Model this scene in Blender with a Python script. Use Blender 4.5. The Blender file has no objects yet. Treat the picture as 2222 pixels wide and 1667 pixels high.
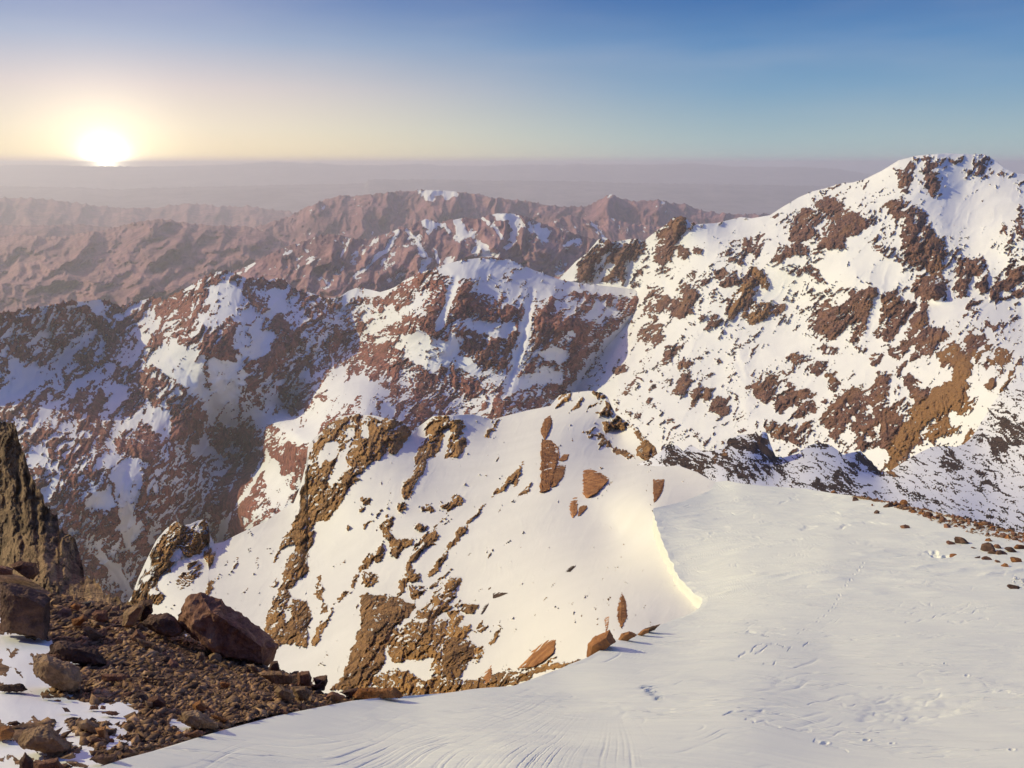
import bpy, bmesh, math, random
import numpy as np
from mathutils import Vector, Matrix, Euler
random.seed(7)
scene = bpy.context.scene
R = math.radians

# ------------------------------------------------------------ camera, sky, sun, exposure
F, CX, CY = 1849.0, 1111.0, 833.5          # focal length and centre in photo pixels (2222 x 1667)
HOR = 356.0
PITCH = math.atan((CY - HOR) / F)
cp, sp = math.cos(PITCH), math.sin(PITCH)
cam_d = bpy.data.cameras.new('camera')
cam_d.sensor_width = 36.0
cam_d.lens = 36.0 * F / 2222.0
cam_d.clip_start = 0.1
cam_d.clip_end = 400000.0
cam = bpy.data.objects.new('camera', cam_d)
scene.collection.objects.link(cam)
cam.location = (0, 0, 0)
cam.rotation_euler = (math.pi / 2 - PITCH, 0, 0)
scene.camera = cam

SUN_AZ, SUN_EL = R(-76), R(28)             # azimuth from the view direction, to the left
GLOW_AZ, GLOW_EL = math.atan((258 - CX) / F), R(0.12)
sun_dir = Vector((math.sin(SUN_AZ) * math.cos(SUN_EL), math.cos(SUN_AZ) * math.cos(SUN_EL), math.sin(SUN_EL)))
sl = bpy.data.lights.new('sun', 'SUN')
sl.energy = 3.35
sl.angle = R(0.5)
sl.color = (1.0, 0.89, 0.53)
sun = bpy.data.objects.new('sun', sl)
scene.collection.objects.link(sun)
sun.rotation_euler = sun_dir.to_track_quat('Z', 'Y').to_euler()

world = bpy.data.worlds.new('World')
scene.world = world
world.use_nodes = True


class NT:
    """tiny helper for node trees"""
    def __init__(self, tree):
        self.t = tree
        self.t.nodes.clear()

    def n(self, kind, ins=None, **props):
        nd = self.t.nodes.new(kind)
        for k, v in props.items():
            setattr(nd, k, v)
        for k, v in (ins or {}).items():
            self.put(nd, k, v)
        return nd

    def put(self, nd, k, v):
        s = nd.inputs[k]
        if isinstance(v, bpy.types.NodeSocket):
            self.t.links.new(v, s)
        elif isinstance(v, bpy.types.Node):
            self.t.links.new(v.outputs[0], s)
        else:
            s.default_value = v

    def math(self, op, a, b=None, c=None, clamp=False):
        nd = self.n('ShaderNodeMath', operation=op, use_clamp=clamp)
        for i, v in enumerate((a, b, c)):
            if v is not None:
                self.put(nd, i, v)
        return nd.outputs[0]

    def ramp(self, fac, stops, interp='LINEAR'):
        nd = self.n('ShaderNodeValToRGB', {0: fac})
        nd.color_ramp.interpolation = interp
        el = nd.color_ramp.elements
        while len(el) < len(stops):
            el.new(0.5)
        for e, (p, c) in zip(el, stops):
            e.position = p
            e.color = (*c, 1) if len(c) == 3 else c
        return nd.outputs[0]

    def mix(self, fac, a, b, mode='MIX'):
        nd = self.n('ShaderNodeMix', data_type='RGBA', blend_type=mode)
        self.put(nd, 0, fac)
        for i, v in ((6, a), (7, b)):
            if isinstance(v, tuple) and len(v) == 3:
                v = (*v, 1)
            self.put(nd, i, v)
        return nd.outputs[2]

    def noise(self, vec, scale, detail=4, rough=0.55, dist=0.0):
        nd = self.n('ShaderNodeTexNoise', {'Scale': scale, 'Detail': detail, 'Roughness': rough, 'Distortion': dist})
        if vec is not None:
            self.put(nd, 'Vector', vec)
        return nd.outputs[0]

    def mr(self, v, a, b, c=0.0, d=1.0, smooth=False):
        nd = self.n('ShaderNodeMapRange', {0: v, 1: a, 2: b, 3: c, 4: d}, interpolation_type='SMOOTHSTEP' if smooth else 'LINEAR')
        return nd.outputs[0]


w = NT(world.node_tree)
tc = w.n('ShaderNodeTexCoord').outputs['Generated']
sepd = w.n('ShaderNodeSeparateXYZ', {0: tc})
el_ = w.math('ARCSINE', sepd.outputs[2])
nish = w.n('ShaderNodeTexSky', sky_type='NISHITA', sun_disc=False, sun_elevation=SUN_EL, sun_rotation=SUN_AZ, altitude=3500)
gd = (math.sin(GLOW_AZ) * math.cos(GLOW_EL), math.cos(GLOW_AZ) * math.cos(GLOW_EL), math.sin(GLOW_EL))
dot = w.n('ShaderNodeVectorMath', {0: tc, 1: gd}, operation='DOT_PRODUCT').outputs[1]
ang = w.math('ARCCOSINE', w.math('MINIMUM', dot, 0.999999))       # radians from the low sun
def sr(r, g, b):
    f = lambda c: ((c / 255 + 0.055) / 1.055) ** 2.4 if c > 10 else c / 255 / 12.92
    return (f(r), f(g), f(b))
# cold side of the sky, by elevation 0..30 degrees
e30 = w.math('DIVIDE', el_, R(30))
cold = w.ramp(e30, [(0.0, sr(168, 170, 182)), (0.018, sr(168, 186, 188)), (0.05, sr(160, 184, 190)), (0.15, sr(122, 161, 192)), (0.24, sr(88, 137, 186)), (0.323, sr(66, 113, 172)), (0.55, sr(58, 98, 160)), (1.0, sr(60, 88, 156))])
warm = w.ramp(e30, [(0.0, sr(226, 198, 182)), (0.018, sr(246, 226, 184)), (0.07, sr(234, 222, 196)), (0.15, sr(212, 203, 200)), (0.24, sr(160, 176, 200)), (0.323, sr(116, 142, 188)), (0.55, sr(85, 112, 170)), (1.0, sr(60, 88, 156))])
wfac = w.mr(ang, R(4), R(42), 1.0, 0.0, True)
col = w.mix(wfac, cold, warm)
behind = w.mr(sepd.outputs[1], 0.35, -0.35, 0.0, 1.0, True)
col = w.mix(w.math('MULTIPLY', behind, 0.8), col, w.ramp(e30, [(0.0, sr(168, 184, 214)), (0.2, sr(140, 168, 222)), (1.0, sr(64, 94, 168))]))
streak = w.noise(w.n('ShaderNodeMapping', {0: tc, 'Rotation': (0.0, R(-14), 0.0), 'Scale': (1.6, 1.6, 9.0)}), 1.6, 3, 0.5)
col = w.mix(w.math('MULTIPLY', w.mr(streak, 0.42, 0.8, 0.0, 0.12, True), w.mr(el_, 0.0, 0.1, 0, 1)), col, sr(235, 222, 215))
# the low sun's own glow
def lobe(width, power, p=2.0):
    return w.math('MULTIPLY', w.math('EXPONENT', w.math('MULTIPLY', w.math('POWER', w.math('DIVIDE', ang, width), p), -1.0)), power)
def grey(v):
    return w.n('ShaderNodeCombineColor', {0: v, 1: v, 2: v}).outputs[0]
g1 = w.mix(1.0, (1.0, 0.92, 0.66, 1), grey(lobe(R(0.40), 26.0, 1.0)), 'MULTIPLY')
g2 = w.mix(1.0, (1.0, 0.86, 0.52, 1), grey(lobe(R(3.6), 0.55)), 'MULTIPLY')
g3 = w.mix(1.0, (1.0, 0.66, 0.60, 1), grey(lobe(R(12), 0.12)), 'MULTIPLY')
col = w.mix(1.0, col, g1, 'ADD'); col = w.mix(1.0, col, g2, 'ADD'); col = w.mix(1.0, col, g3, 'ADD')
# added pinkish sky lobe above the view, put in to light the haze
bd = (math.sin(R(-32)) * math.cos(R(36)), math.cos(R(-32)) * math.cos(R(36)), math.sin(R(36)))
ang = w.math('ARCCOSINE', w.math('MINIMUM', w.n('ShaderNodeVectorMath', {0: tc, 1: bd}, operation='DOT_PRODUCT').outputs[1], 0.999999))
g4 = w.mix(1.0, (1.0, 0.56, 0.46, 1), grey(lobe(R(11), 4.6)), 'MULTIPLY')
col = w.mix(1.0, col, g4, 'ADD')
SKY_GAIN = 1.0
bg1 = w.n('ShaderNodeBackground', {0: col, 1: SKY_GAIN})
bg2 = w.n('ShaderNodeBackground', {0: nish.outputs[0], 1: 0.002})
w.n('ShaderNodeOutputWorld', {0: w.n('ShaderNodeAddShader', {0: bg1, 1: bg2})})

scene.view_settings.view_transform = 'Standard'
scene.view_settings.look = 'None'
scene.view_settings.gamma = 1.0
scene.view_settings.exposure = 0.0
scene.render.film_transparent = False
scene.cycles.use_denoising = True
scene.cycles.max_bounces = 9
scene.cycles.diffuse_bounces = 3
scene.cycles.volume_bounces = 7
scene.cycles.sample_clamp_indirect = 4.0

# ------------------------------------------------------------ helpers
def P3(px, py, D):
    """photo pixel + depth along world Y -> world point (arrays or numbers)"""
    rx = (np.asarray(px, float) - CX) / F
    v = (CY - np.asarray(py, float)) / F
    dy = cp + v * sp
    dz = -sp + v * cp
    D = np.asarray(D, float)
    return np.stack([rx / dy * D, D * np.ones_like(rx), dz / dy * D], -1)


_rng = np.random.RandomState(11)
_perm = np.concatenate([_rng.permutation(512)] * 3).astype(np.int32)
_th = _rng.rand(512) * 2 * np.pi
_gx, _gy = np.cos(_th).astype(np.float32), np.sin(_th).astype(np.float32)


def perlin(x, y, seed=0):
    x = np.asarray(x, np.float32) + seed * 17.31
    y = np.asarray(y, np.float32) + seed * 9.73
    x0 = np.floor(x); y0 = np.floor(y)
    fx = x - x0; fy = y - y0
    xi = x0.astype(np.int32) & 511; yi = y0.astype(np.int32) & 511
    xj = (xi + 1) & 511; yj = (yi + 1) & 511
    u = fx * fx * fx * (fx * (fx * 6 - 15) + 10)
    v = fy * fy * fy * (fy * (fy * 6 - 15) + 10)
    pa = _perm[xi]; pb = _perm[xj]
    def g(p, yy, dx, dy):
        h = _perm[p + yy]
        return _gx[h] * dx + _gy[h] * dy
    a = g(pa, yi, fx, fy); b = g(pb, yi, fx - 1, fy)
    c = g(pa, yj, fx, fy - 1); d = g(pb, yj, fx - 1, fy - 1)
    return (a + u * (b - a) + v * ((c + u * (d - c)) - (a + u * (b - a)))) * 1.5


def fbm(x, y, o=4, seed=0, gain=0.5, lac=2.03):
    r = 0; a = 1.0; t = 0
    for i in range(o):
        r = r + a * perlin(x, y, seed + i * 3); t += a
        x = x * lac; y = y * lac; a *= gain
    return r / t


def ridged(x, y, o=4, seed=0, gain=0.55, lac=2.03):
    r = 0; a = 1.0; t = 0; w_ = 1.0
    for i in range(o):
        n = 1 - np.abs(perlin(x, y, seed + i * 5)) * 1.6
        n = np.clip(n, 0, 1) ** 1.6 * w_
        r = r + a * n; t += a
        w_ = np.clip(n * 1.6, 0.25, 1)
        x = x * lac; y = y * lac; a *= gain
    return r / t


def tps(pts, vals):
    """thin plate spline through control points (photo px) -> function"""
    p = np.asarray(pts, float) / 1000.0
    v = np.asarray(vals, float)
    n = len(p)
    d = np.hypot(p[:, None, 0] - p[None, :, 0], p[:, None, 1] - p[None, :, 1])
    K = d * d * np.log(d + 1e-9) + np.eye(n) * 2e-4
    A = np.zeros((n + 3, n + 3))
    A[:n, :n] = K; A[:n, n] = 1; A[:n, n + 1:] = p; A[n, :n] = 1; A[n + 1:, :n] = p.T
    c = np.linalg.solve(A, np.concatenate([v, [0, 0, 0]]))
    def f(x, y):
        x = np.asarray(x, float) / 1000.0; y = np.asarray(y, float) / 1000.0
        r = c[n] + c[n + 1] * x + c[n + 2] * y
        for i in range(n):
            d2 = (x - p[i, 0]) ** 2 + (y - p[i, 1]) ** 2
            r = r + c[i] * 0.5 * d2 * np.log(d2 + 1e-12)
        return r
    return f


def depth_field(ctrl):
    f = tps([(a, b) for a, b, _ in ctrl], [math.log(c) for _, _, c in ctrl])
    return lambda x, y: np.exp(f(x, y))


def sstep(a, b, x):
    t = np.clip((x - a) / (b - a), 0, 1)
    return t * t * (3 - 2 * t)


def seg_dist(X, Y, pts):
    d = np.full(X.shape, 1e9)
    if len(pts) == 1:
        return np.hypot(X - pts[0][0], Y - pts[0][1])
    for (x0, y0), (x1, y1) in zip(pts[:-1], pts[1:]):
        dx, dy = x1 - x0, y1 - y0
        t = np.clip(((X - x0) * dx + (Y - y0) * dy) / (dx * dx + dy * dy + 1e-9), 0, 1)
        d = np.minimum(d, np.hypot(X - x0 - t * dx, Y - y0 - t * dy))
    return d


def parse(frame, text):
    """strokes drawn over a zoomed crop: 'kind radius relief;x,y x,y ...' -> photo px"""
    x0, y0, f = frame
    out = []
    for ln in text.strip().split('\n'):
        ln = ln.strip()
        if not ln:
            continue
        for item in ln.split('|'):
            head, body = item.strip().split(';')
            h = head.split()
            pts = [(x0 + float(a.split(',')[0]) / f, y0 + float(a.split(',')[1]) / f) for a in body.split()]
            out.append((float(h[0]), float(h[1]) / f, float(h[2]) if len(h) > 2 else None, float(h[3]) if len(h) > 3 else None, pts))
    return out


def new_obj(name, me, mat=None, kind=None, parent=None, **props):
    o = bpy.data.objects.new(name, me)
    scene.collection.objects.link(o)
    if mat is not None:
        me.materials.append(mat)
    if kind:
        o['kind'] = kind
    for k, v in props.items():
        o[k] = v
    if parent is not None:
        o.parent = parent
    return o


def grid_mesh(name, V, attrs=None, smooth=True, flip=False):
    """V: (rows, cols, 3)"""
    nr, nc = V.shape[:2]
    me = bpy.data.meshes.new(name)
    idx = np.arange(nr * nc, dtype=np.int32).reshape(nr, nc)
    q = np.stack([idx[:-1, :-1], idx[1:, :-1], idx[1:, 1:], idx[:-1, 1:]], -1).reshape(-1, 4)
    if flip:
        q = q[:, ::-1]
    me.vertices.add(nr * nc)
    me.vertices.foreach_set('co', V.astype(np.float32).ravel())
    me.loops.add(q.size)
    me.loops.foreach_set('vertex_index', q.ravel().astype(np.int32))
    me.polygons.add(len(q))
    me.polygons.foreach_set('loop_start', np.arange(0, q.size, 4, dtype=np.int32))
    me.polygons.foreach_set('use_smooth', np.full(len(q), smooth))
    me.update(calc_edges=True)
    for k, a in (attrs or {}).items():
        at = me.attributes.new(k, 'FLOAT', 'POINT')
        at.data.foreach_set('value', a.astype(np.float32).ravel())
    return me
# ------------------------------------------------------------ materials
def terrain_mat(name, freq, dark, mid, ochre, snow=(0.84, 0.84, 0.83), bump=1.0, grain=0.22, soft=0.06, snow_bump=0.15, stripe=None, dust=0.0):
    """snow lying over rock; 'rock' on the mesh says how bare each place is, freq is in 1/m"""
    m = bpy.data.materials.new(name)
    m.use_nodes = True
    t = NT(m.node_tree)
    pos = t.n('ShaderNodeNewGeometry').outputs['Position']
    att = t.n('ShaderNodeAttribute', attribute_name='rock').outputs['Fac']
    tint = t.n('ShaderNodeAttribute', attribute_name='tint').outputs['Fac']
    vec = t.n('ShaderNodeMapping', {0: pos, 'Scale': (freq, freq, freq)}).outputs[0]
    n1 = t.noise(vec, 0.55, 5, 0.7, 0.3)
    n2 = t.noise(vec, 0.11, 4, 0.6, 0.6)
    n3 = t.noise(vec, 0.02, 3, 0.55)
    rk = t.math('ADD', att, t.math('MULTIPLY', t.math('SUBTRACT', n1, 0.5), grain * 2))
    mask = t.mr(rk, -soft, soft, 0, 1, True)
    base = t.mix(t.mr(n2, 0.40, 0.58), dark, mid)
    base = t.mix(t.mr(t.math('ADD', t.math('MULTIPLY', t.math('SUBTRACT', n3, 0.5), 1.2), tint), 0.25, 0.8), base, ochre)
    base = t.mix(t.mr(n1, 0.6, 0.35, 0.0, 0.75), base, t.mix(1.0, base, (0.35, 0.33, 0.36), 'MULTIPLY'))
    sn = t.mix(t.mr(n3, 0.3, 0.7), snow, tuple(c * 0.94 for c in snow))
    if dust:
        sn = t.mix(t.mr(t.noise(vec, 0.06, 5, 0.65, 1.0), 0.5, 0.8, 0, dust), sn, (0.55, 0.50, 0.46))
    colr = t.mix(mask, sn, base)
    b = t.n('ShaderNodeBump', {'Strength': 1.0, 'Distance': bump / freq,
                               'Height': t.math('ADD', t.math('MULTIPLY', n1, t.math('ADD', t.math('MULTIPLY', mask, 1.0), snow_bump * 0.4)), t.math('MULTIPLY', n2, t.math('MULTIPLY', mask, 1.5)))})
    bs = t.n('ShaderNodeBsdfPrincipled', {'Base Color': colr, 'Roughness': 0.85, 'Normal': b})
    bs.inputs['Specular IOR Level'].default_value = 0.15
    t.n('ShaderNodeOutputMaterial', {0: bs})
    return m


def rock_mat(name, dark, mid, light, freq=6.0, bump=0.02, snowy=0.0):
    m = bpy.data.materials.new(name)
    m.use_nodes = True
    t = NT(m.node_tree)
    geo = t.n('ShaderNodeNewGeometry')
    tcx = t.n('ShaderNodeTexCoord').outputs['Object']
    inf = t.n('ShaderNodeObjectInfo')
    vec = t.n('ShaderNodeVectorMath', {0: geo.outputs['Position'], 1: t.n('ShaderNodeCombineXYZ', {0: t.math('MULTIPLY', inf.outputs['Random'], 50.0)}).outputs[0]}, operation='ADD').outputs[0]
    n1 = t.noise(vec, freq, 8, 0.72, 0.2)
    n2 = t.noise(vec, freq * 0.22, 4, 0.6, 0.8)
    n3 = t.noise(vec, freq * 5, 3, 0.6)
    vor = t.n('ShaderNodeTexVoronoi', {'Vector': vec, 'Scale': freq * 0.8}, feature='DISTANCE_TO_EDGE').outputs[0]
    c = t.mix(t.mr(n1, 0.35, 0.68), dark, mid)
    c = t.mix(t.mr(n2, 0.45, 0.72), c, light)
    c = t.mix(t.mr(n3, 0.3, 0.75, 0.0, 0.4), c, tuple(x * 0.45 for x in dark))
    hsv = t.n('ShaderNodeHueSaturation', {'Color': c, 'Value': t.mr(inf.outputs['Random'], 0, 1, 0.75, 1.3)})
    h = t.math('ADD', t.math('MULTIPLY', n1, 1.0), t.math('ADD', t.math('MULTIPLY', n3, 0.25), t.math('MULTIPLY', t.mr(vor, 0, 0.06), 0.12)))
    b = t.n('ShaderNodeBump', {'Strength': 1.0, 'Distance': bump * 2.2, 'Height': h})
    bs = t.n('ShaderNodeBsdfPrincipled', {'Base Color': hsv.outputs[0], 'Roughness': 0.9, 'Normal': b})
    bs.inputs['Specular IOR Level'].default_value = 0.2
    t.n('ShaderNodeOutputMaterial', {0: bs})
    return m


RED_D, RED_M, OCH = (0.17, 0.066, 0.052), (0.46, 0.185, 0.13), (0.38, 0.20, 0.08)
M_far = terrain_mat('distant_hillside', 1 / 60, (0.21, 0.10, 0.12), (0.40, 0.205, 0.215), (0.50, 0.285, 0.25), bump=0.25, grain=0.15)  # mauve rock colours stand in for pink haze light on the far hills
M_mid = terrain_mat('snow_over_red_rock', 1 / 2.0, RED_D, RED_M, (0.24, 0.12, 0.06), bump=0.9)
M_right = terrain_mat('snow_over_brown_rock', 1 / 1.4, (0.12, 0.06, 0.048), (0.32, 0.165, 0.115), OCH, bump=1.6)
M_near = terrain_mat('snow_over_ochre_rock', 1 / 0.35, (0.16, 0.09, 0.045), (0.46, 0.255, 0.11), (0.62, 0.34, 0.12), bump=1.6, grain=0.3, snow=(0.77, 0.76, 0.72))
M_scour = terrain_mat('wind_scoured_snow', 1 / 0.3, (0.04, 0.03, 0.026), (0.11, 0.07, 0.05), OCH, snow=(0.80, 0.81, 0.84), bump=0.5, grain=0.45, snow_bump=0.8)


def vary_islands(m, amt=0.5):
    t = NT.__new__(NT); t.t = m.node_tree
    bs = [n for n in m.node_tree.nodes if n.type == 'BSDF_PRINCIPLED'][0]
    src = bs.inputs['Base Color'].links[0].from_socket
    rnd = t.n('ShaderNodeNewGeometry').outputs['Random Per Island']
    tone = t.ramp(rnd, [(0.0, (0.40, 0.37, 0.36)), (0.35, (0.75, 0.68, 0.64)), (0.7, (1.15, 1.08, 1.02)), (1.0, (1.7, 1.6, 1.5))])
    c = t.mix(1.0, src, tone, 'MULTIPLY')
    m.node_tree.links.new(c, bs.inputs['Base Color'])
# ------------------------------------------------------------ mountains and slopes
def relief(name, PX, PY, D0, mat, strokes=(), fab=60.0, aniso=2.6, bias=0.0, k_curv=0.5, amp=(22, 9, 3.0, 1.2), wl=(130, 48, 15, 5),
           nz=(0.45, 0.4, 0.3), seed=1, tint0=0.0, skirt=10, snow_smooth=0.35, warp=18.0, crest_jag=3.0, relief_k=0.45, vs=1.0, fallr=3.0, rgrow=1.18, kl=0.5, sawk=0.8, hscale=1.0, psoft=1.0, prel=1.5, snowrel=0.0, polys=(), extraH=None,
           scale=1.0, clampD=None, fabs=None, skirt_side='top', sky=0.03):
    X, Y = PX.astype(float), PY.astype(float)
    wx = fbm(X / (70 * scale), Y / (70 * scale), 3, seed + 40) * warp * scale
    wy = fbm(X / (70 * scale), Y / (70 * scale), 3, seed + 60) * warp * scale
    Xw, Yw = X + wx, Y + wy
    a = R(fab)                                  # direction the ribs run, degrees from +x, y up
    ux, uy = math.cos(a), -math.sin(a)
    along = (Xw * ux + Yw * uy) / aniso
    across = -Xw * uy + Yw * ux
    B = np.full(X.shape, float(bias))
    T = np.full(X.shape, float(tint0))
    H = np.zeros(X.shape)
    jx = X + fbm(X / 24, Y / 24, 3, seed + 80) * 18 + fbm(X / 6, Y / 6, 2, seed + 84) * 6
    jy = Y + fbm(X / 24, Y / 24, 3, seed + 90) * 18 + fbm(X / 6, Y / 6, 2, seed + 94) * 6
    for (val, r, rel, tn, pts) in strokes:
        xs_ = [p[0] for p in pts]; ys_ = [p[1] for p in pts]
        pad = r * 2.6 + 14
        m = (X > min(xs_) - pad) & (X < max(xs_) + pad) & (Y > min(ys_) - pad) & (Y < max(ys_) + pad)
        if not m.any():
            continue
        val = val * vs if val > 0.2 else val
        r = r * rgrow if val > 0.2 else r
        jr = min(1.0, r / 16)
        d = seg_dist(X[m] + (jx[m] - X[m]) * jr, Y[m] + (jy[m] - Y[m]) * jr, pts) / r
        w_ = 1 - (sstep(0.45, 1.4, d) if val > -0.5 else sstep(0.7, 1.25, d))
        B[m] = B[m] * (1 - w_) + val * w_
        if tn is not None:
            T[m] = T[m] * (1 - w_) + tn * w_
        k = rel if rel is not None else (relief_k if val > 0.2 else (-0.12 if val < -0.5 else 0.0))
        if k:
            d2 = seg_dist(X[m], Y[m] - 0.25 * r * (1 if k > 0 else 0), pts) / r
            H[m] += k * r * (1 - sstep(0.0, 1.35, d2))
    for (val, tn, pts) in polys:
        xs_ = [q[0] for q in pts]; ys_ = [q[1] for q in pts]
        pad = 26
        m = (X > min(xs_) - pad) & (X < max(xs_) + pad) & (Y > min(ys_) - pad) & (Y < max(ys_) + pad)
        if not m.any():
            continue
        x_, y_ = X[m], Y[m]
        if min(max(xs_) - min(xs_), max(ys_) - min(ys_)) > 10:
            x_ = x_ + (jx[m] - x_) * 0.45; y_ = y_ + (jy[m] - y_) * 0.45
        ins = np.zeros(x_.shape, bool)
        for (ax, ay), (bx, by) in zip(pts, pts[1:] + pts[:1]):
            if ay == by:
                continue
            c_ = ((ay > y_) != (by > y_)) & (x_ < (bx - ax) * (y_ - ay) / (by - ay) + ax)
            ins ^= c_
        d = seg_dist(x_, y_, pts + pts[:1])
        sd = np.where(ins, d, -d)
        w_ = sstep(-3.5 * psoft, 3.5 * psoft, sd)
        B[m] = B[m] * (1 - w_) + val * w_
        if tn is not None:
            T[m] = T[m] * (1 - w_) + tn * w_
        if val > 0:
            H[m] += relief_k * prel * np.clip(sd, 0, 22) ** 0.8
    if extraH is not None:
        H = H + extraH(X, Y)
    s = scale
    r1 = ridged(across / (wl[0] * s), along / (wl[0] * s), 3, seed)
    r2 = ridged(across / (wl[1] * s), along / (wl[1] * s), 3, seed + 7)
    r2b = fbm(across / (wl[1] * .8 * s), along / (wl[1] * .8 * s), 3, seed + 11)
    nb = nz[0] * fbm(across / (26 * s), along / (26 * s), 3, seed + 15) * 1.6 + nz[1] * fbm(across / 9, along / 9, 3, seed + 19) * 1.5
    nb = nb + nz[2] * (fbm(X / 3.4, Y / 3.4, 2, seed + 23) * 1.2 + 1.5 * (ridged(across / 13, along / 13, 4, seed + 25) - 0.33)) + k_curv * ((r2 - 0.35) + 0.7 * (r1 - 0.35))
    rock = B + nb
    rm = sstep(-0.18, 0.22, rock)
    soft = snow_smooth + (1 - snow_smooth) * rm
    H = H + amp[0] * (r1 - 0.4) * (0.75 + 0.25 * rm) + amp[1] * (r2 - 0.4 + 0.4 * r2b) * soft
    def billow(x, y, o, sd):
        return 1 - ridged(x, y, o, sd)
    crag = 0.45 * amp[1] * (ridged(across / 30, along / 26, 4, seed + 27) - 0.3) * 2
    crag = crag + amp[2] * (0.6 * ridged(across / wl[2], along / wl[2], 3, seed + 29) + 0.9 * np.abs(fbm(across / (wl[2] * 1.3), along / (wl[2] * .9), 3, seed + 31)) * 2)
    def saw(wl_, sd):
        ph = across / wl_ + 1.3 * fbm(X / (wl_ * 2.6), Y / (wl_ * 2.6), 3, sd) + 0.25 * fbm(X / (wl_ * .5), Y / (wl_ * .5), 2, sd + 2)
        s_ = ph - np.floor(ph)
        return np.where(s_ < 0.78, s_ / 0.78, (1 - s_) / 0.22) * (0.35 + 1.1 * np.clip(0.5 + fbm(X / (wl_ * 2), Y / (wl_ * 2), 2, sd + 4) * 1.6, 0, 1))
    crag = crag + sawk * (11 * saw(27.0, seed + 101) + 5.5 * saw(11.0, seed + 107) - 7)
    crag = crag + amp[3] * (np.abs(fbm(X / wl[3], Y / wl[3], 2, seed + 33)) * 3 - .5)
    # snow lies on ledges (ground that leans back) and drops off steep steps
    Hc = H + crag
    dyr = np.gradient(Y, axis=0) + 1e-6
    g = np.gradient(Hc, axis=0) / dyr
    g = (g + np.roll(g, 1, 0) + np.roll(g, -1, 0) + np.roll(g, 1, 1) + np.roll(g, -1, 1)) / 5
    rock = rock - kl * np.clip(g - 0.25, -0.8, 1.0) * sstep(-0.5, -0.05, rock)
    rm = sstep(-0.18, 0.22, rock)
    H = H + rm * crag + 1.4 * rm * relief_k
    if snowrel:
        H = H + (1 - rm) * snowrel * (ridged(across / 22, along / 26, 3, seed + 37) + 0.5 * fbm(across / 7, along / 14, 2, seed + 39)) * sstep(-.25, .3, fbm(X / 110, Y / 110, 2, seed + 38))
    H = H + (1 - rm) * 0.05 * amp[2] * fbm(across / 20, along / 20, 3, seed + 35)
    D = D0 - H * hscale * D0 / F
    if clampD is not None:
        D = np.maximum(D, clampD(X, Y))
    # crest raggedness, real height, not only depth
    nr, nc = X.shape
    if skirt_side == 'top':
        fall = np.exp(-np.arange(nr) / fallr)[:, None]
        Y2 = Y - fall * crest_jag * (rm[:1, :] * (ridged(X[:1] / 14, X[:1] * 0 + .5, 3, seed + 50) - .25) * 2.2)
        Y2 = Y2 - rm * (fbm(X / 4, Y / 4, 2, seed + 70)) * 1.2 * min(1.0, crest_jag)
    else:
        Y2 = Y
    V = P3(X, Y2, D)
    if skirt and skirt_side == 'top':
        top = V[0]
        hd = top.copy(); hd[:, 2] = 0
        L = np.linalg.norm(hd, axis=1, keepdims=True); hd /= L
        rows = []
        for k in range(skirt, 0, -1):
            q = top * (1 + 0.012 * k)
            q[:, 2] -= (L[:, 0] * sky * (k * 0.25) ** 1.35) * 0.6
            rows.append(q)
        V = np.concatenate([np.stack(rows), V], 0)
        ext = lambda A: np.concatenate([np.repeat(A[:1], skirt, 0), A], 0)
        rock = ext(rock); T = ext(T)
    low = V[-1]
    Lb = np.linalg.norm(low[:, :2], axis=1)
    foot = []
    for k in range(1, 7):
        q = low.copy(); q[:, 1] += Lb * 0.01 * k; q[:, 2] -= Lb * 0.05 * k
        foot.append(q)
    V = np.concatenate([V, np.stack(foot)], 0)
    rock = np.concatenate([rock, np.repeat(rock[-1:], 6, 0)], 0); T = np.concatenate([T, np.repeat(T[-1:], 6, 0)], 0)
    me = grid_mesh(name, V, {'rock': rock * 0.8, 'tint': T})
    o = new_obj(name, me, mat, 'structure')
    return o, dict(X=X, Y=Y, D=D)


def top_grid(crest, bottom, x0, x1, step=2.0, ystep=None, X0=None, X1=None, ybreak=None):
    """fine inside the picture, coarse beyond its edges (X0, X1) and below it (ybreak)"""
    xs = np.arange(x0, x1 + step, step)
    if X0 is not None:
        xs = np.concatenate([np.linspace(X0, x0 - step, 70), xs])
    if X1 is not None:
        xs = np.concatenate([xs, np.linspace(xs[-1] + step, X1, 70)])
    c = np.array(crest, float); b = np.array(bottom, float)
    yc = np.interp(xs, c[:, 0], c[:, 1]); yb = np.interp(xs, b[:, 0], b[:, 1])
    ym = yb if ybreak is None else np.full(xs.shape, float(ybreak))
    n = int(max(8, np.percentile(ym - yc, 85) / (ystep or step)))
    t = np.linspace(0, 1, n)[:, None]
    Y_ = yc[None, :] + (ym - yc)[None, :] * t
    if ybreak is not None:
        t2 = np.linspace(0, 1, 60)[1:, None]
        Y_ = np.concatenate([Y_, ym[None, :] + (yb - ym)[None, :] * t2], 0)
    return np.repeat(xs[None, :], len(Y_), 0), Y_


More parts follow.
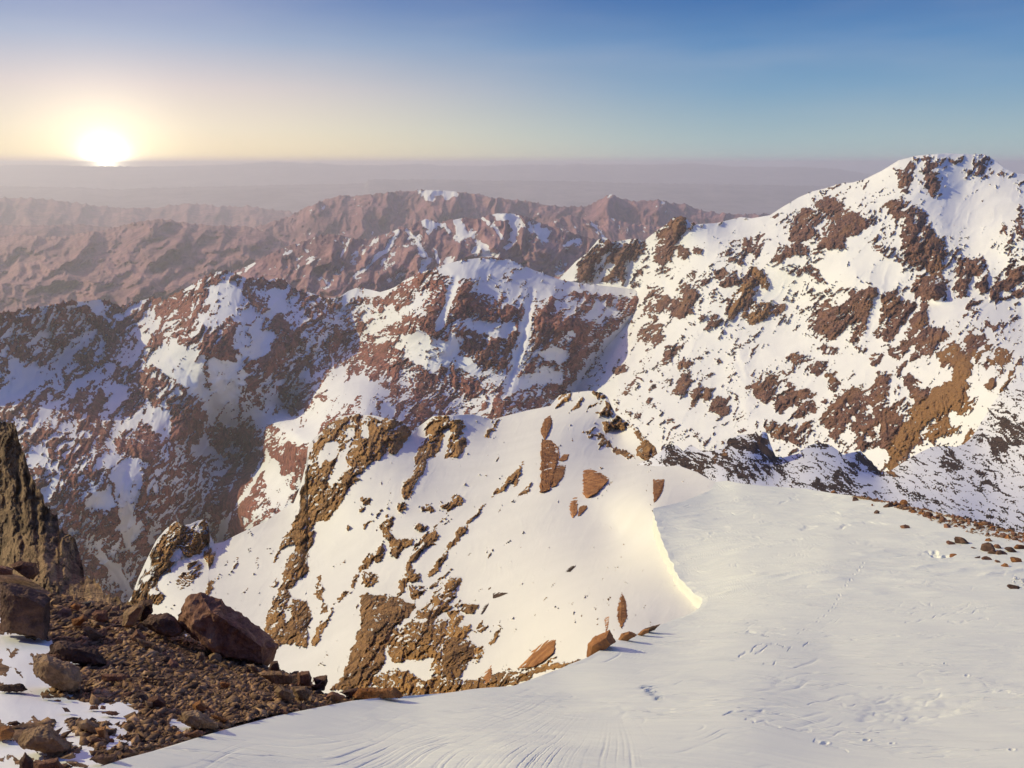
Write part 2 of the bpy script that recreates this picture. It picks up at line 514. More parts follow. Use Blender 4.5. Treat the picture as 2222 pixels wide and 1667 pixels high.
# ---- the land under and around everything: one sheet out to the horizon, all round
ra = np.concatenate([[0.0], np.geomspace(3, 60000, 150)])
an = np.linspace(0, 2 * np.pi, 361)
RR, AA = np.meshgrid(ra, an, indexing='ij')
gx_, gy_ = RR * np.sin(AA), RR * np.cos(AA)
zz = -(2.2 + 0.95 * RR)
zz = np.maximum(zz, -2700.0 - 300 * sstep(3000, 60000, RR))
zz = zz - 0.06 * np.minimum(RR, 4000) * (ridged(gx_ / 900, gy_ / 900, 4, 501) - 0.4) * sstep(20, 400, RR) - 0.03 * RR * 0
me = grid_mesh('ground', np.stack([gx_, gy_, zz], -1), {'rock': 0.1 + 0.5 * fbm(gx_ / 300, gy_ / 300, 4, 505) + 0.8 * sstep(2500, 6000, RR), 'tint': 0.3 + 0 * RR}, flip=True)
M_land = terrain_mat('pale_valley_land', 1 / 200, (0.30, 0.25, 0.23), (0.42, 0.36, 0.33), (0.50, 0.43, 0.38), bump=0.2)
new_obj('ground', me, M_land, 'structure')


# ---- far ranges
def far_range(name, crest, ybot, Dc, Db, seed, amp, wl, bias=-3, fab=65, mat=None, strokes=(), x0=-80, x1=2300, tint=0.3, step=2.0, tilt=0.0, aniso=2.2, k_curv=0.0, jag=2.5, nz=(.45, .4, .3), ctrl=None, hs=1.0):
    X, Y = top_grid(crest, [(x0, ybot), (x1, ybot)] if not isinstance(ybot, list) else ybot, x0, x1, step, X0=-1300 if x0 < 0 else None, X1=3500 if x1 > 2000 else None)
    if ctrl:
        D0 = depth_field(ctrl)(X, Y)
    else:
        t = (Y - Y[:1]) / np.maximum(1, (Y[-1:] - Y[:1]))
        D0 = Dc * (Db / Dc) ** (t ** 0.8) * (1 + tilt * (X - 1111) / 1111)
    return relief(name, X, Y, D0, mat or M_far, strokes, fab=fab, bias=bias, amp=(amp[0] * 2.5, amp[1] * 1.1, amp[2] * .5, amp[3] * .4), sawk=amp[1] / 30, wl=wl, seed=seed, tint0=tint, k_curv=k_curv, aniso=aniso, crest_jag=jag, nz=nz, hscale=hs)


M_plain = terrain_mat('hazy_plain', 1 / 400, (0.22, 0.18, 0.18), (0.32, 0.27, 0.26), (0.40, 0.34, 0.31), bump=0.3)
hzc = [(-80, 361), (0, 360), (60, 358), (130, 359), (200, 361), (300, 362), (420, 360), (500, 358), (540, 355), (575, 353), (600, 352), (622, 353), (640, 352.5), (668, 356), (692, 353), (719, 358), (850, 359), (903, 356), (930, 356.5), (958, 360), (1060, 360),
       (1154, 357), (1220, 359), (1256, 355), (1290, 358), (1450, 357), (1511, 355), (1586, 362), (1734, 363), (1809, 366), (1883, 377), (2300, 392)]
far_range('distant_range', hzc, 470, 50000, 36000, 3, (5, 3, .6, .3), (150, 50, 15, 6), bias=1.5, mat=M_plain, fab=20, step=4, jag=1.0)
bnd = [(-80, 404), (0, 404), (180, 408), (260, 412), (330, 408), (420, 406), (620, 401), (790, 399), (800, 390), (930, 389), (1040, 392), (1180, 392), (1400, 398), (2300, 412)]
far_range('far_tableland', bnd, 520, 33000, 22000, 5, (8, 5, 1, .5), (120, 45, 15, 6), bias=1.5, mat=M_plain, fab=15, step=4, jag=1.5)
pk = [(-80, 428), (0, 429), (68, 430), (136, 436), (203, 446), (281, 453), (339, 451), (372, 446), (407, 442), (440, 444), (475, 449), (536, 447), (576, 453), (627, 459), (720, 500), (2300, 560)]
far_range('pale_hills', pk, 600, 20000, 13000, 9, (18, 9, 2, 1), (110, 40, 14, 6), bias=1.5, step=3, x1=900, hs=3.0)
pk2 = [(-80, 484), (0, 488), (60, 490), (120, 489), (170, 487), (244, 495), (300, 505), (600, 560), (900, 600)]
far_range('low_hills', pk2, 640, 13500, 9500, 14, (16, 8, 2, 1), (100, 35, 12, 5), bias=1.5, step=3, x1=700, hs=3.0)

massif = [(500, 520), (556, 493), (590, 482), (627, 470), (660, 453), (695, 437), (734, 425), (770, 426), (836, 419), (883, 415), (920, 412), (971, 414), (1005, 417), (1039, 422), (1070, 430), (1107, 432), (1141, 437), (1181, 444),
          (1229, 449), (1280, 447), (1303, 432), (1318, 424), (1327, 421), (1344, 430), (1371, 437), (1405, 436), (1430, 434), (1456, 441), (1485, 443), (1519, 456), (1560, 463), (1623, 466), (1700, 465), (2000, 470)]
ms = parse((700, 300, 2.949), '''
-0.1 10 0;430,352|-0.5 18 0;620,345 700,345 850,350|-0.2 26 0;640,370 700,380|-0.3 20 0;800,370 860,360|-0.1 20 0;940,360
0.9 30 1.2;640,430 590,520|0.9 30 1.2;850,430 830,500|0.9 40 1.0;260,470 230,600|0.9 30 1.0;450,480 440,590|0.9 40 0.8;120,470 0,560|0.9 28 0.9;1000,440 1060,500|0.9 40 1.0;1850,400 1800,480 1700,520
0.9 28 0.9;2000,420 2080,520|0.9 30 0.8;1620,510 1560,560|0.9 30 0.8;1830,520 1900,560''')
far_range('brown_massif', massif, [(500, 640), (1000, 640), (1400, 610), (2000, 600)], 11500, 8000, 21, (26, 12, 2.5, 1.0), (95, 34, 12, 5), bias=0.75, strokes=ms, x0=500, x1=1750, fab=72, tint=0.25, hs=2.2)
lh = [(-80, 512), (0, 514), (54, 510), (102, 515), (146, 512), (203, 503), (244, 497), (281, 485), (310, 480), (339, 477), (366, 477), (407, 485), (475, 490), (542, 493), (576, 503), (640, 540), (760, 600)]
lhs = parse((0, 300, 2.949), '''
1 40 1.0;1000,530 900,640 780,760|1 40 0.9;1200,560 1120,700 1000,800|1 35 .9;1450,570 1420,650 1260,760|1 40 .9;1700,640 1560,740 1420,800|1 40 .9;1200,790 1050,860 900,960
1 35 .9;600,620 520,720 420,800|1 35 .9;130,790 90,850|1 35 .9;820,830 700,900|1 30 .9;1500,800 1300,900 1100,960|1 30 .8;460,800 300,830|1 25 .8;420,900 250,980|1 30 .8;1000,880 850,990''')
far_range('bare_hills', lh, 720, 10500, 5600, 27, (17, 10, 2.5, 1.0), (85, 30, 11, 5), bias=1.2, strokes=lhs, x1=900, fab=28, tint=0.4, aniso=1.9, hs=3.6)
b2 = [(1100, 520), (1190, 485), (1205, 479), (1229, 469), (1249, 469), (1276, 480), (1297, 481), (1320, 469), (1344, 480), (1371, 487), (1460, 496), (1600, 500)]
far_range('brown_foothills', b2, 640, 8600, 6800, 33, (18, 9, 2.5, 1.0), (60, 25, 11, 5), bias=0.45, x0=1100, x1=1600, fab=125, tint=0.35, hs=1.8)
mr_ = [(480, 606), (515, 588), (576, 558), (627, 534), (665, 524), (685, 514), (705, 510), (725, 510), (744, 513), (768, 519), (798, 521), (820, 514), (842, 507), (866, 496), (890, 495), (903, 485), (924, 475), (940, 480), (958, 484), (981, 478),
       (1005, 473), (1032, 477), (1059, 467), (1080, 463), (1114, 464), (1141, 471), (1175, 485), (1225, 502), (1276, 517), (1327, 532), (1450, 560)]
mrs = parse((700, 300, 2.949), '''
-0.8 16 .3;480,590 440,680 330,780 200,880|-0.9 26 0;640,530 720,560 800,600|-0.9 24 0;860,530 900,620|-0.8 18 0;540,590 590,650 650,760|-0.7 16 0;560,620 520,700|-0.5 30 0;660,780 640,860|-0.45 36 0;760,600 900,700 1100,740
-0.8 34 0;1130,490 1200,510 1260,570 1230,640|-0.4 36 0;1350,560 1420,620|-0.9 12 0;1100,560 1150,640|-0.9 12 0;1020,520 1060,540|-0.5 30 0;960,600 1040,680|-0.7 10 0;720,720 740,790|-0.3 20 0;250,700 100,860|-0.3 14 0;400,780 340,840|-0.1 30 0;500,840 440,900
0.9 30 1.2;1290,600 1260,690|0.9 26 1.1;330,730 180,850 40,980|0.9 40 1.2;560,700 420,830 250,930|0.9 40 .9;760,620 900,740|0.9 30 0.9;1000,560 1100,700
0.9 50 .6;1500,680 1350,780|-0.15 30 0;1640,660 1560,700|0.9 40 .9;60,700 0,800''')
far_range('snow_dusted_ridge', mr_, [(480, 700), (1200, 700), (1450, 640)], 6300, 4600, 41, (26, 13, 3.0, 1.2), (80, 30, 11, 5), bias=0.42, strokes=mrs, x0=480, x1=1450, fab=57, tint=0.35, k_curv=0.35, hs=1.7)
# polygons outlining bare rock, read off zoomed crops
POLY_NEAR = [((550, 840, 2.949), 0.8, 0.45, '''
480,215 600,185 660,175 760,180 860,195 930,215 1000,265 1020,300 960,370 930,420 870,430 850,400 820,450 770,470 730,500 700,560 660,600 600,660 560,740 510,800 470,850 400,870 370,900 350,960 300,990 240,1000 190,1030 150,1060 200,960 240,900 260,840 290,760 310,640 340,480 370,400 420,320
370,920 380,1020 340,1120 350,1180 300,1260 230,1300 250,1340 330,1370 370,1440 360,1520 340,1652 140,1652 60,1600 70,1540 100,1440 150,1330 180,1230 210,1100 250,1060 270,980 310,950
400,1220 430,1200 450,1290 445,1380 410,1350
440,1390 480,1390 470,1440 430,1450
570,1310 650,1290 640,1300 580,1330 560,1370 520,1400 490,1480 460,1540 440,1600 400,1652 370,1652 390,1560 420,1500 460,1500 500,1420 540,1350
1150,185 1250,180 1290,200 1360,215 1340,270 1350,330 1370,370 1310,450 1270,460 1230,460 1220,420 1250,370 1260,320 1250,270 1220,280 1220,340 1180,390 1170,440 1110,470 1110,530 1060,590 1030,620 1030,680 1000,720 950,710 950,600 1010,580 1030,500 1040,430 1090,340 1095,260
940,740 970,730 975,780 930,805 920,790
700,705 740,690 745,750 700,755
680,765 715,765 700,800 680,795
600,870 620,890 610,930 593,920
700,880 735,860 720,900 695,915
730,870 830,790 860,760 870,768 780,840
850,820 890,815 900,870 880,930 900,960 960,970 1030,985 1020,1010 960,1030 930,1080 920,1100 880,1080 870,1000 850,960 820,1000 840,1060 820,1110 770,1120 730,1160 700,1170 680,1190 660,1260 640,1290 620,1270 650,1200 680,1150 700,1100 780,1040 820,990 840,950 820,880
1030,870 1090,865 1120,890 1110,930 1060,920 1030,900
1070,960 1110,930 1180,910 1185,950 1150,990 1180,1000 1120,1020 1060,1080 1010,1120 990,1110 1010,1060 1050,1000
980,1110 1010,1120 1030,1180 1080,1200 1070,1240 1000,1240 970,1280 920,1350 930,1280 960,1200
1060,760 1130,740 1170,790 1150,810 1080,800
1230,740 1270,710 1290,675 1345,710 1340,760 1290,770 1240,820 1235,780 1200,760
1235,815 1250,820 1160,890 1150,882
1400,860 1380,900 1340,950 1310,980 1260,1050 1220,1130 1180,1180 1110,1230 1150,1140 1220,1040 1290,960 1310,900 1370,870
1270,1155 1240,1200 1190,1260 1180,1240 1230,1180
1280,1205 1320,1210 1330,1250 1290,1290 1300,1330 1260,1370 1270,1420 1240,1430 1150,1480 1160,1560 1100,1652 890,1652 960,1540 1040,1450 1100,1400 1160,1330 1230,1280 1250,1220
1000,1270 1080,1260 1110,1290 1080,1340 1030,1370 1000,1330
1130,1250 1190,1240 1160,1290 1120,1290
700,1180 760,1180 810,1220 770,1260 730,1290 690,1270
1330,1400 1380,1380 1450,1385 1440,1420 1380,1460 1320,1440
1280,1400 1320,1360 1340,1390 1300,1420
1410,1570 1440,1520 1470,1495 1505,1530 1480,1560
1250,1440 1300,1430 1330,1470 1320,1530 1400,1530 1370,1580 1390,1610 1340,1600 1230,1652 1220,1600 1250,1540
1540,1560 1570,1560 1560,1600 1510,1652 1500,1640 1530,1600
1585,620 1610,590 1660,540 1740,465 1720,520 1700,580 1670,640 1640,610 1590,660 1540,690 1515,715 1545,660
1655,745 1700,680 1760,620 1795,595 1770,660 1740,690 1700,700
1498,742 1440,806 1385,872 1368,865 1440,788 1485,738
115,1135 150,1060 190,1010 160,1080
105,1285 125,1245 160,1235 130,1280
1940,130 1970,60 2030,30 2010,80 1960,130
1470,315 1500,280 1560,215 1580,210 1540,270 1500,320'''),
((550, 840, 2.949), 1.1, 0.05, '''
700,1330 780,1340 870,1330 920,1370 960,1360 1040,1400 1040,1420 960,1500 900,1600 880,1652 640,1652 670,1580 690,1480 680,1400'''),  # cliff in shade, its darkness put into a less ochre tint
((0, 800, 2.949), 0.7, 0.45, '''
1000,1100 1060,1060 1080,1000 1120,975 1180,980 1200,1010 1270,1000 1310,965 1345,1000 1345,1080 1320,1130 1280,1180 1230,1210 1180,1190 1130,1230 1090,1290 1030,1320 1010,1400 1050,1460 1010,1500 960,1490 900,1540 830,1530 830,1480 870,1400 920,1300 960,1250 970,1180
1310,1160 1360,1150 1365,1230 1340,1270 1310,1220
1300,1430 1370,1340 1370,1380 1320,1450
1475,1300 1500,1240 1535,1210 1520,1260
1520,1455 1560,1405 1590,1385 1570,1425
1735,1250 1755,1200 1790,1175 1760,1225'''),
((600, 1250, 2.458), 1.1, 0.05, '''
445,100 560,95 640,110 700,130 740,160 700,210 640,250 600,330 580,400 560,480 520,560 500,600 270,610 330,550 380,480 400,400 430,330 450,240 450,160
900,330 950,320 1040,350 1060,360 1050,440 1000,500 960,550 880,540 885,430'''),  # foot of the cliff and a shaded pyramid, shade put into the tint
((600, 1250, 2.458), 0.8, 0.5, '''
900,30 960,20 985,50 950,100 940,130 900,140 870,190 850,230 880,220 915,240 900,330 880,400 880,520 820,540 820,480 840,440 800,430 760,450 700,440 660,470 610,450 590,400 620,330 700,260 780,190 830,130 850,80
420,600 500,540 520,500 570,520 620,490 700,500 740,540 800,550 900,520 960,540 1060,550 1120,545 1200,510 1290,490 1380,490 1500,460 1620,455 1400,520 1270,585 1100,605 900,630 600,650 420,640'''),
((600, 1250, 2.458), 0.8, 0.9, '''
920,200 960,180 990,200 980,240 960,270 1040,270 1050,290 1000,320 900,330 900,300 930,260
1060,390 1090,370 1110,400 1080,450 1055,470
1380,490 1460,440 1500,430 1440,480'''),
((1200, 800, 4.02), 0.7, 0.3, '''
310,210 370,200 450,215 480,250 510,330 540,400 500,430 450,420 400,410 370,390 430,350 460,320 430,280 340,340 300,360 350,310 430,270 370,240
440,470 500,430 550,400 620,450 700,510 620,530 540,530 460,555 430,540
700,510 770,550 810,620 870,660 910,720 915,790 860,810 780,790 720,760 730,700 760,640 720,600
290,560 340,555 460,580 490,640 550,690 640,700 700,760 640,780 560,750 490,700 400,680 390,710 385,660 420,640 380,600 300,590
270,560 340,500 380,505 300,560
165,370 200,290 270,250 230,330'''),
((1200, 800, 4.02), 0.8, 0.9, '''20,340 50,250 100,210 160,205 120,260 80,330'''),
((550, 840, 2.949), -1.0, None, '''
480,350 530,340 550,400 530,440 490,480 460,470 430,510 400,480 420,430
540,420 580,400 600,300 640,250 650,300 600,420 600,520 560,560 540,600 500,640 460,610 500,560 520,500
700,260 740,240 730,320 700,330
330,700 355,690 350,780 335,790
240,1290 310,1200 360,1230 300,1310 260,1330
200,1420 240,1420 230,1500 200,1520
1060,1490 1100,1480 1115,1500 1080,1510'''),
((0, 800, 2.949), -1.0, None, '''
1230,1020 1280,1010 1310,1040 1270,1040
1080,1220 1130,1150 1170,1190 1120,1240
910,1340 960,1310 990,1330 930,1380
950,1430 990,1400 1010,1440 960,1450''')]
POLY_RIGHT = [((1600, 550, 3.318), 0.42, 0.3, '''
855,270 960,240 1000,250 1010,310 980,340 970,400 920,440 860,440 840,480 760,420 720,400 770,350 820,330 810,290
600,370 650,370 700,390 760,420 830,450 850,490 800,500 770,540 720,580 710,610 620,605 620,570 650,530 600,560 565,540 560,480 550,420 570,390
505,480 545,430 545,500 515,510
960,440 975,520 940,600 860,650 820,670 800,640 770,630 820,590 860,530 900,480
1050,290 1130,290 1190,370 1150,420 1120,500 1080,570 1020,620 1010,580 1030,520 1020,440 1040,370
1230,340 1280,350 1250,430 1180,500 1130,590 1080,640 1070,620 1110,550 1160,460 1200,390
1330,380 1370,355 1400,400 1400,420 1330,500 1290,540 1240,520 1270,440
1240,590 1300,540 1380,560 1400,530 1500,570 1510,610 1450,640 1400,700 1340,720 1280,680 1230,640
1170,640 1220,630 1230,700 1180,720
1250,260 1310,190 1400,140 1480,150 1500,200 1500,330 1420,320 1350,330 1300,300
1580,200 1620,80 1670,90 1680,200 1640,290 1580,320 1600,270
1620,80 1700,30 1780,70 1800,130 1800,230 1770,270 1740,220 1740,120 1690,70
1820,240 1860,240 1850,300 1825,320
1870,200 1960,180 1940,260 1900,260
1940,130 2020,100 2064,110 2064,230 1980,200
1970,290 2064,260 2064,290 2000,310
1640,620 1680,570 1740,580 1760,540 1810,620 1760,670 1680,710 1640,700
1000,890 1050,850 1090,870 1090,960 1090,1060 1070,1100 1050,1180 1010,1270 980,1240 1000,1120 920,1060 970,960
900,1060 930,1100 970,1200 990,1310 930,1300 880,1260 840,1240 850,1160 890,1100
1060,1120 1110,1090 1160,1120 1180,1200 1170,1260 1120,1340 1090,1420 1040,1400 1030,1300 1050,1200
610,1160 650,1120 720,1040 780,1020 800,1100 810,1170 770,1250 720,1290 700,1340 660,1300 740,1210 690,1240 630,1240
780,1000 840,970 890,1000 870,1060 830,1130 800,1060
110,930 220,860 300,890 350,920 300,960 270,1040 210,1080 150,1040 110,1000
260,1070 310,1000 370,930 430,950 430,1040 400,1100 310,1140 270,1130
430,1000 480,960 590,1010 560,1060 530,1130 480,1190 420,1140
200,1200 260,1190 330,1230 400,1260 340,1310 270,1340 220,1310
350,760 370,700 430,690 470,720 470,770 420,800 390,760
500,790 560,760 640,800 640,850 590,870 520,830
640,830 720,860 710,900 740,940 700,990 660,950 650,900 630,880
1000,715 1040,720 1030,780 980,820 945,790 950,750
1060,720 1110,680 1160,740 1150,760 1100,740
1230,710 1290,700 1310,750 1260,790 1230,760
880,680 920,680 920,730 885,720
1200,890 1250,880 1320,900 1310,960 1400,980 1380,1030 1310,1080 1250,1010 1210,950
660,1290 700,1260 760,1280 700,1330
830,1240 900,1340 960,1370 900,1420 860,1350
340,1330 430,1270 500,1220 520,1240 420,1330 390,1370
1140,880 1200,770 1220,800 1180,870 1150,880'''),
((1600, 550, 3.318), 0.5, 0.75, '''1430,720 1500,680 1560,660 1620,700 1680,740 1640,800 1600,840 1560,840 1530,800 1470,800
1800,640 1840,650 1820,700 1790,690
1700,700 1760,710 1720,770 1690,760
1850,690 1930,680 2000,720 1960,800 1900,850 1880,800 1850,760
1790,900 1850,890 1860,940 1810,990
1620,1390 1660,1250 1750,1310 1740,1370 1680,1390
1880,1010 1950,900 1990,840 1990,870 1900,1000'''),
((1600, 550, 3.318), 0.75, 1.0, '''
1560,840 1620,790 1690,810 1680,870 1640,900 1640,990 1670,1060 1670,1110 1620,1170 1560,1130 1490,1150 1440,1180 1400,1160 1360,1210 1330,1270 1280,1330 1250,1400 1200,1460 1130,1520 1100,1590 1090,1540 1110,1460 1090,1420 1130,1330 1200,1240 1260,1130 1340,1060 1420,970 1500,940 1550,920
1380,1300 1450,1200 1500,1180 1500,1280 1620,1210 1600,1260 1500,1310 1400,1350'''),
((1400, 300, 2.691), 0.42, 0.25, '''
860,560 880,450 960,400 1020,410 1040,470 980,600 930,590
1000,380 1080,350 1160,370 1170,400 1120,410 1100,450 1150,420 1230,430 1300,480 1300,530 1220,560 1160,580 1190,640 1100,655 1040,640 1000,620 1000,560 1050,500 1060,430
740,710 790,640 850,620 870,600 960,650 950,690 850,680 790,720
1470,170 1540,150 1560,200 1520,330 1480,320 1490,240
1620,110 1670,110 1700,170 1680,200
1650,240 1710,260 1740,330 1670,340
1450,370 1500,360 1500,400 1440,440 1410,440
1480,420 1560,380 1640,430 1660,500 1700,560 1750,610 1740,720 1690,790 1640,780 1630,730 1560,700 1510,680 1490,600 1500,520 1470,460
1560,850 1700,790 1760,850 1750,940 1680,930 1600,900
1820,760 1880,700 1960,690 2000,780 1990,870 1950,890 1930,800 1890,790 1890,870 1820,930 1810,860
130,500 190,455 245,470 240,510 200,560 160,620 150,700 70,700 50,640 70,590 40,610 110,540'''),
((1050, 430, 3.19), 0.42, 0.3, '''
760,360 820,280 870,300 860,360 820,440 780,470 740,570 690,580 640,560 640,510 700,420
870,300 960,330 1040,290 1110,320 1100,360 1060,420 990,430 960,480 970,600 930,560 860,590 830,560 900,470 860,420 800,540 780,560 850,400
1040,520 1090,500 1100,560 1080,610 1040,590
1360,640 1410,580 1480,600 1480,660 1430,740 1420,800 1360,840 1320,820 1340,760 1300,790 1380,700
1120,800 1180,700 1270,690 1290,740 1200,780 1130,850 1120,830
1060,930 1110,890 1200,840 1240,880 1240,960 1170,1010 1090,1020 1060,970
1240,1130 1260,1040 1330,1000 1400,980 1390,1030 1320,1060 1290,1110
1330,1130 1370,1090 1420,1140 1400,1180 1340,1190
1530,920 1560,850 1620,820 1660,850 1600,890 1550,930
1320,1330 1370,1230 1440,1250 1430,1300 1390,1350 1350,1350
1410,1350 1480,1290 1580,1320 1570,1370 1480,1400 1450,1450
1640,590 1730,520 1800,550 1760,600 1680,620
880,1190 940,1150 1000,1170 980,1210 930,1220
1580,1440 1600,1390 1660,1380 1720,1470 1640,1500 1590,1480
1340,400 1360,340 1420,360 1410,410 1370,430
1450,390 1470,340 1500,350 1490,390
1170,420 1230,260 1310,180 1400,140 1380,180 1320,220 1310,320 1260,440 1200,440'''),
((1050, 430, 3.19), 0.5, 0.8, '''
1860,520 1900,490 1970,560 1980,620 1930,610 1930,550
1690,780 1720,680 1800,600 1860,560 1890,600 1830,680 1790,760 1720,810
1790,800 1850,720 1920,700 1990,730 1960,830 1900,870 1890,900 1820,850'''),
((1400, 300, 2.691), -1.0, None, '''
1000,700 1300,640 1500,760 1560,830 1400,870 1150,860
1650,380 2000,290 2150,330 2130,440 1960,560 1780,560 1700,470
340,520 700,480 760,540 500,600 300,600'''),
((1600, 550, 3.318), -1.0, None, '''
200,600 420,560 600,640 480,690 300,760 130,780
1230,800 1440,790 1550,860 1500,930 1400,960 1280,890
980,330 1020,310 1000,460 960,600 900,650 950,500''')]


def poly_strokes(groups):
    out = []
    for (x0, y0, f), val, tint, text in groups:
        for ln in text.strip().split('\n'):
            pts = [(x0 + float(a.split(',')[0]) / f, y0 + float(a.split(',')[1]) / f) for a in ln.split()]
            out.append((val, tint, pts))
    return out
POLY_MID = [((0, 560, 3.568), -1.0, None, '''
1640,200 1760,170 1870,230 1880,330 1820,400 1740,440 1640,480 1590,470 1620,380 1590,300
2100,270 2212,230 2212,430 2100,430 2020,490 1900,500 1960,440 2060,400
1160,790 1200,720 1290,640 1380,700 1480,760 1590,740 1590,800 1540,900 1580,980 1560,1070 1480,1010 1380,960 1290,900 1200,830
1640,800 1760,800 1880,870 1920,900 1880,1000 1830,1100 1830,1290 1740,1300 1660,1200 1600,1100 1640,1000 1600,880
1830,560 1960,530 2080,570 2140,600 2080,720 1990,790 1900,760 1840,700
500,700 590,600 700,580 640,680 560,760 500,790 480,850 400,930 300,980 240,1040 130,1110 0,1110 0,1060 100,1030 260,900 360,870 460,790
1080,600 1160,570 1150,640 1100,720 1060,800 1000,850 990,810 1050,740
20,720 80,740 130,800 210,860 260,800 340,860 330,900 200,960 120,1010 60,1020 90,900
340,1150 420,1110 520,1050 560,950 700,900 720,940 620,980 480,1090 400,1200 300,1300 260,1350 200,1340 280,1250
780,1000 940,960 960,1000 880,1100 830,1240 820,1290 850,1180 840,1080
920,1330 960,1280 1060,1200 1110,1160 1090,1230 1020,1300 940,1350
1130,1150 1250,1200 1330,1210 1320,1290 1280,1400 1200,1340 1140,1260
1480,1440 1600,1450 1660,1480 1600,1540 1480,1530
1940,1200 2050,1200 2100,1260 1980,1290
2000,1040 2080,1040 2180,1110 2190,1170 2100,1140
620,340 770,330 810,380 790,430 870,480 850,500 760,440 700,380
900,460 1040,360 1140,310 1120,350 1010,420 920,480'''),
((0, 800, 2.949), -1.0, None, '''
780,600 870,570 950,600 930,640 900,760 860,900 870,1050 820,1180 780,1080 760,930 760,780 700,690
600,790 700,780 740,880 700,900 600,850
640,1180 700,1220 760,1260 800,1340 850,1430 830,1490 780,1400 700,1300
1620,680 1740,560 1700,640 1620,740
1520,850 1570,750 1580,800 1500,900
1410,1030 1500,900 1480,960 1400,1100
180,470 310,520 300,580 200,640 180,560
290,850 330,720 400,600 390,680 340,800
1830,390 1920,280 2060,230 2080,330 1990,480 1880,470
1700,560 1760,590 1800,700 1880,780 1850,900 1760,900 1700,800'''),
((700, 300, 2.949), -1.0, None, '''
740,830 860,790 1000,775 1210,785 1350,850 1500,910 1700,940 2000,975 1900,970 1560,940 1440,940 1480,1000 1400,1040 1350,960 1200,860 1080,850 960,870 900,880 800,870
840,910 860,930 830,1050 760,1180 740,1230 730,1170 790,1020
1320,950 1360,960 1360,1040 1330,1160 1320,1290 1260,1420 1200,1560 1170,1600 1190,1480 1240,1370 1280,1250 1300,1120
400,1120 420,1130 560,1070 600,1000 640,1020 560,1120 470,1180 330,1240 280,1240
900,1180 1030,1170 1120,1200 1210,1210 1190,1280 1100,1270 960,1230
1380,1370 1500,1330 1580,1380 1540,1430 1430,1430
1200,1540 1340,1500 1500,1500 1480,1540 1300,1600 1180,1650
740,1300 880,1290 860,1370 800,1460 740,1450
480,1250 560,1280 700,1260 740,1300 700,1400 760,1480 700,1490 560,1420 520,1350
10,1640 60,1540 250,1570 330,1590 280,1652 0,1652
2060,1080 2120,1050 2000,1180 1900,1290 1780,1430 1700,1530 1640,1600 1560,1610 1680,1500 1700,1400 1820,1290 1960,1190
60,1000 220,960 370,985 330,1010 100,1050'''),
((700, 300, 2.949), -0.45, None, '''
960,890 1140,900 1300,900 1330,960 1310,1080 1200,1070 1080,1000 960,980
1480,1030 1600,1090 1700,1100 1760,1060 1880,1080 1860,1150 1740,1180 1640,1150 1520,1110
60,1100 200,1060 330,1070 300,1150 200,1200 60,1200''')]
# ---- the rock-and-snow mountain across the valley: left peak and flat-topped central massif
mid_crest = [(-80, 680), (0, 678), (30, 676), (68, 669), (108, 662), (153, 652), (175, 655), (217, 650), (236, 652), (251, 662), (262, 666), (285, 658), (305, 653), (330, 646), (349, 646), (354, 657), (370, 642), (388, 634), (407, 624), (441, 603),
             (464, 592), (480, 589), (492, 587), (505, 592), (519, 598), (542, 607), (570, 602), (583, 608), (597, 604), (615, 606), (626, 616), (637, 625), (650, 632), (665, 633), (690, 640), (712, 647), (735, 646), (755, 632), (775, 624), (800, 628), (825, 634), (845, 628),
             (859, 622), (875, 610), (890, 602), (920, 590), (944, 581), (965, 574), (992, 567), (1015, 563), (1039, 560), (1075, 560), (1110, 564), (1130, 574), (1158, 586), (1190, 598), (1215, 607), (1276, 617), (1344, 624), (1381, 629), (1414, 634), (1460, 655), (1600, 760)]
mid_bot = [(-80, 1330), (330, 1340), (460, 1250), (640, 1150), (900, 1000), (1250, 960), (1600, 960)]
mid_ctrl = [(0, 678, 2350), (150, 652, 2600), (250, 662, 2900), (350, 646, 3000), (490, 587, 2800), (640, 630, 2900), (780, 625, 2950), (860, 622, 2750), (950, 580, 2600), (1100, 562, 2700), (1250, 612, 2750), (1381, 630, 2700), (1414, 640, 2680),
            (0, 860, 2150), (120, 780, 2550), (230, 720, 2800), (100, 900, 2050), (250, 900, 2200), (300, 760, 2550), (420, 720, 2350), (480, 680, 2450), (500, 860, 2250), (600, 860, 2330), (700, 720, 2600), (760, 760, 2650), (640, 900, 2350), (560, 1000, 2230), (480, 1160, 2100), (430, 1250, 2050),
            (0, 1050, 1700), (150, 1150, 1650), (250, 1250, 1750), (280, 1310, 1800), (330, 1000, 1850), (380, 1150, 1850), (200, 1000, 1750), (900, 700, 2250), (1000, 740, 2150), (1100, 720, 2200), (1230, 700, 2250), (1320, 680, 2500), (1363, 706, 2500), (1316, 762, 2400), (1266, 834, 2250),
            (1244, 860, 2200), (1000, 880, 1900), (1150, 850, 2000), (1600, 760, 3000), (1500, 900, 2900), (850, 850, 1900), (700, 900, 1700), (640, 940, 1600), (620, 1050, 1550), (560, 1120, 1500), (800, 880, 1550), (900, 920, 1600), (1100, 920, 1700), (700, 1100, 1400), (-900, 700, 2500), (-900, 1250, 1700)]
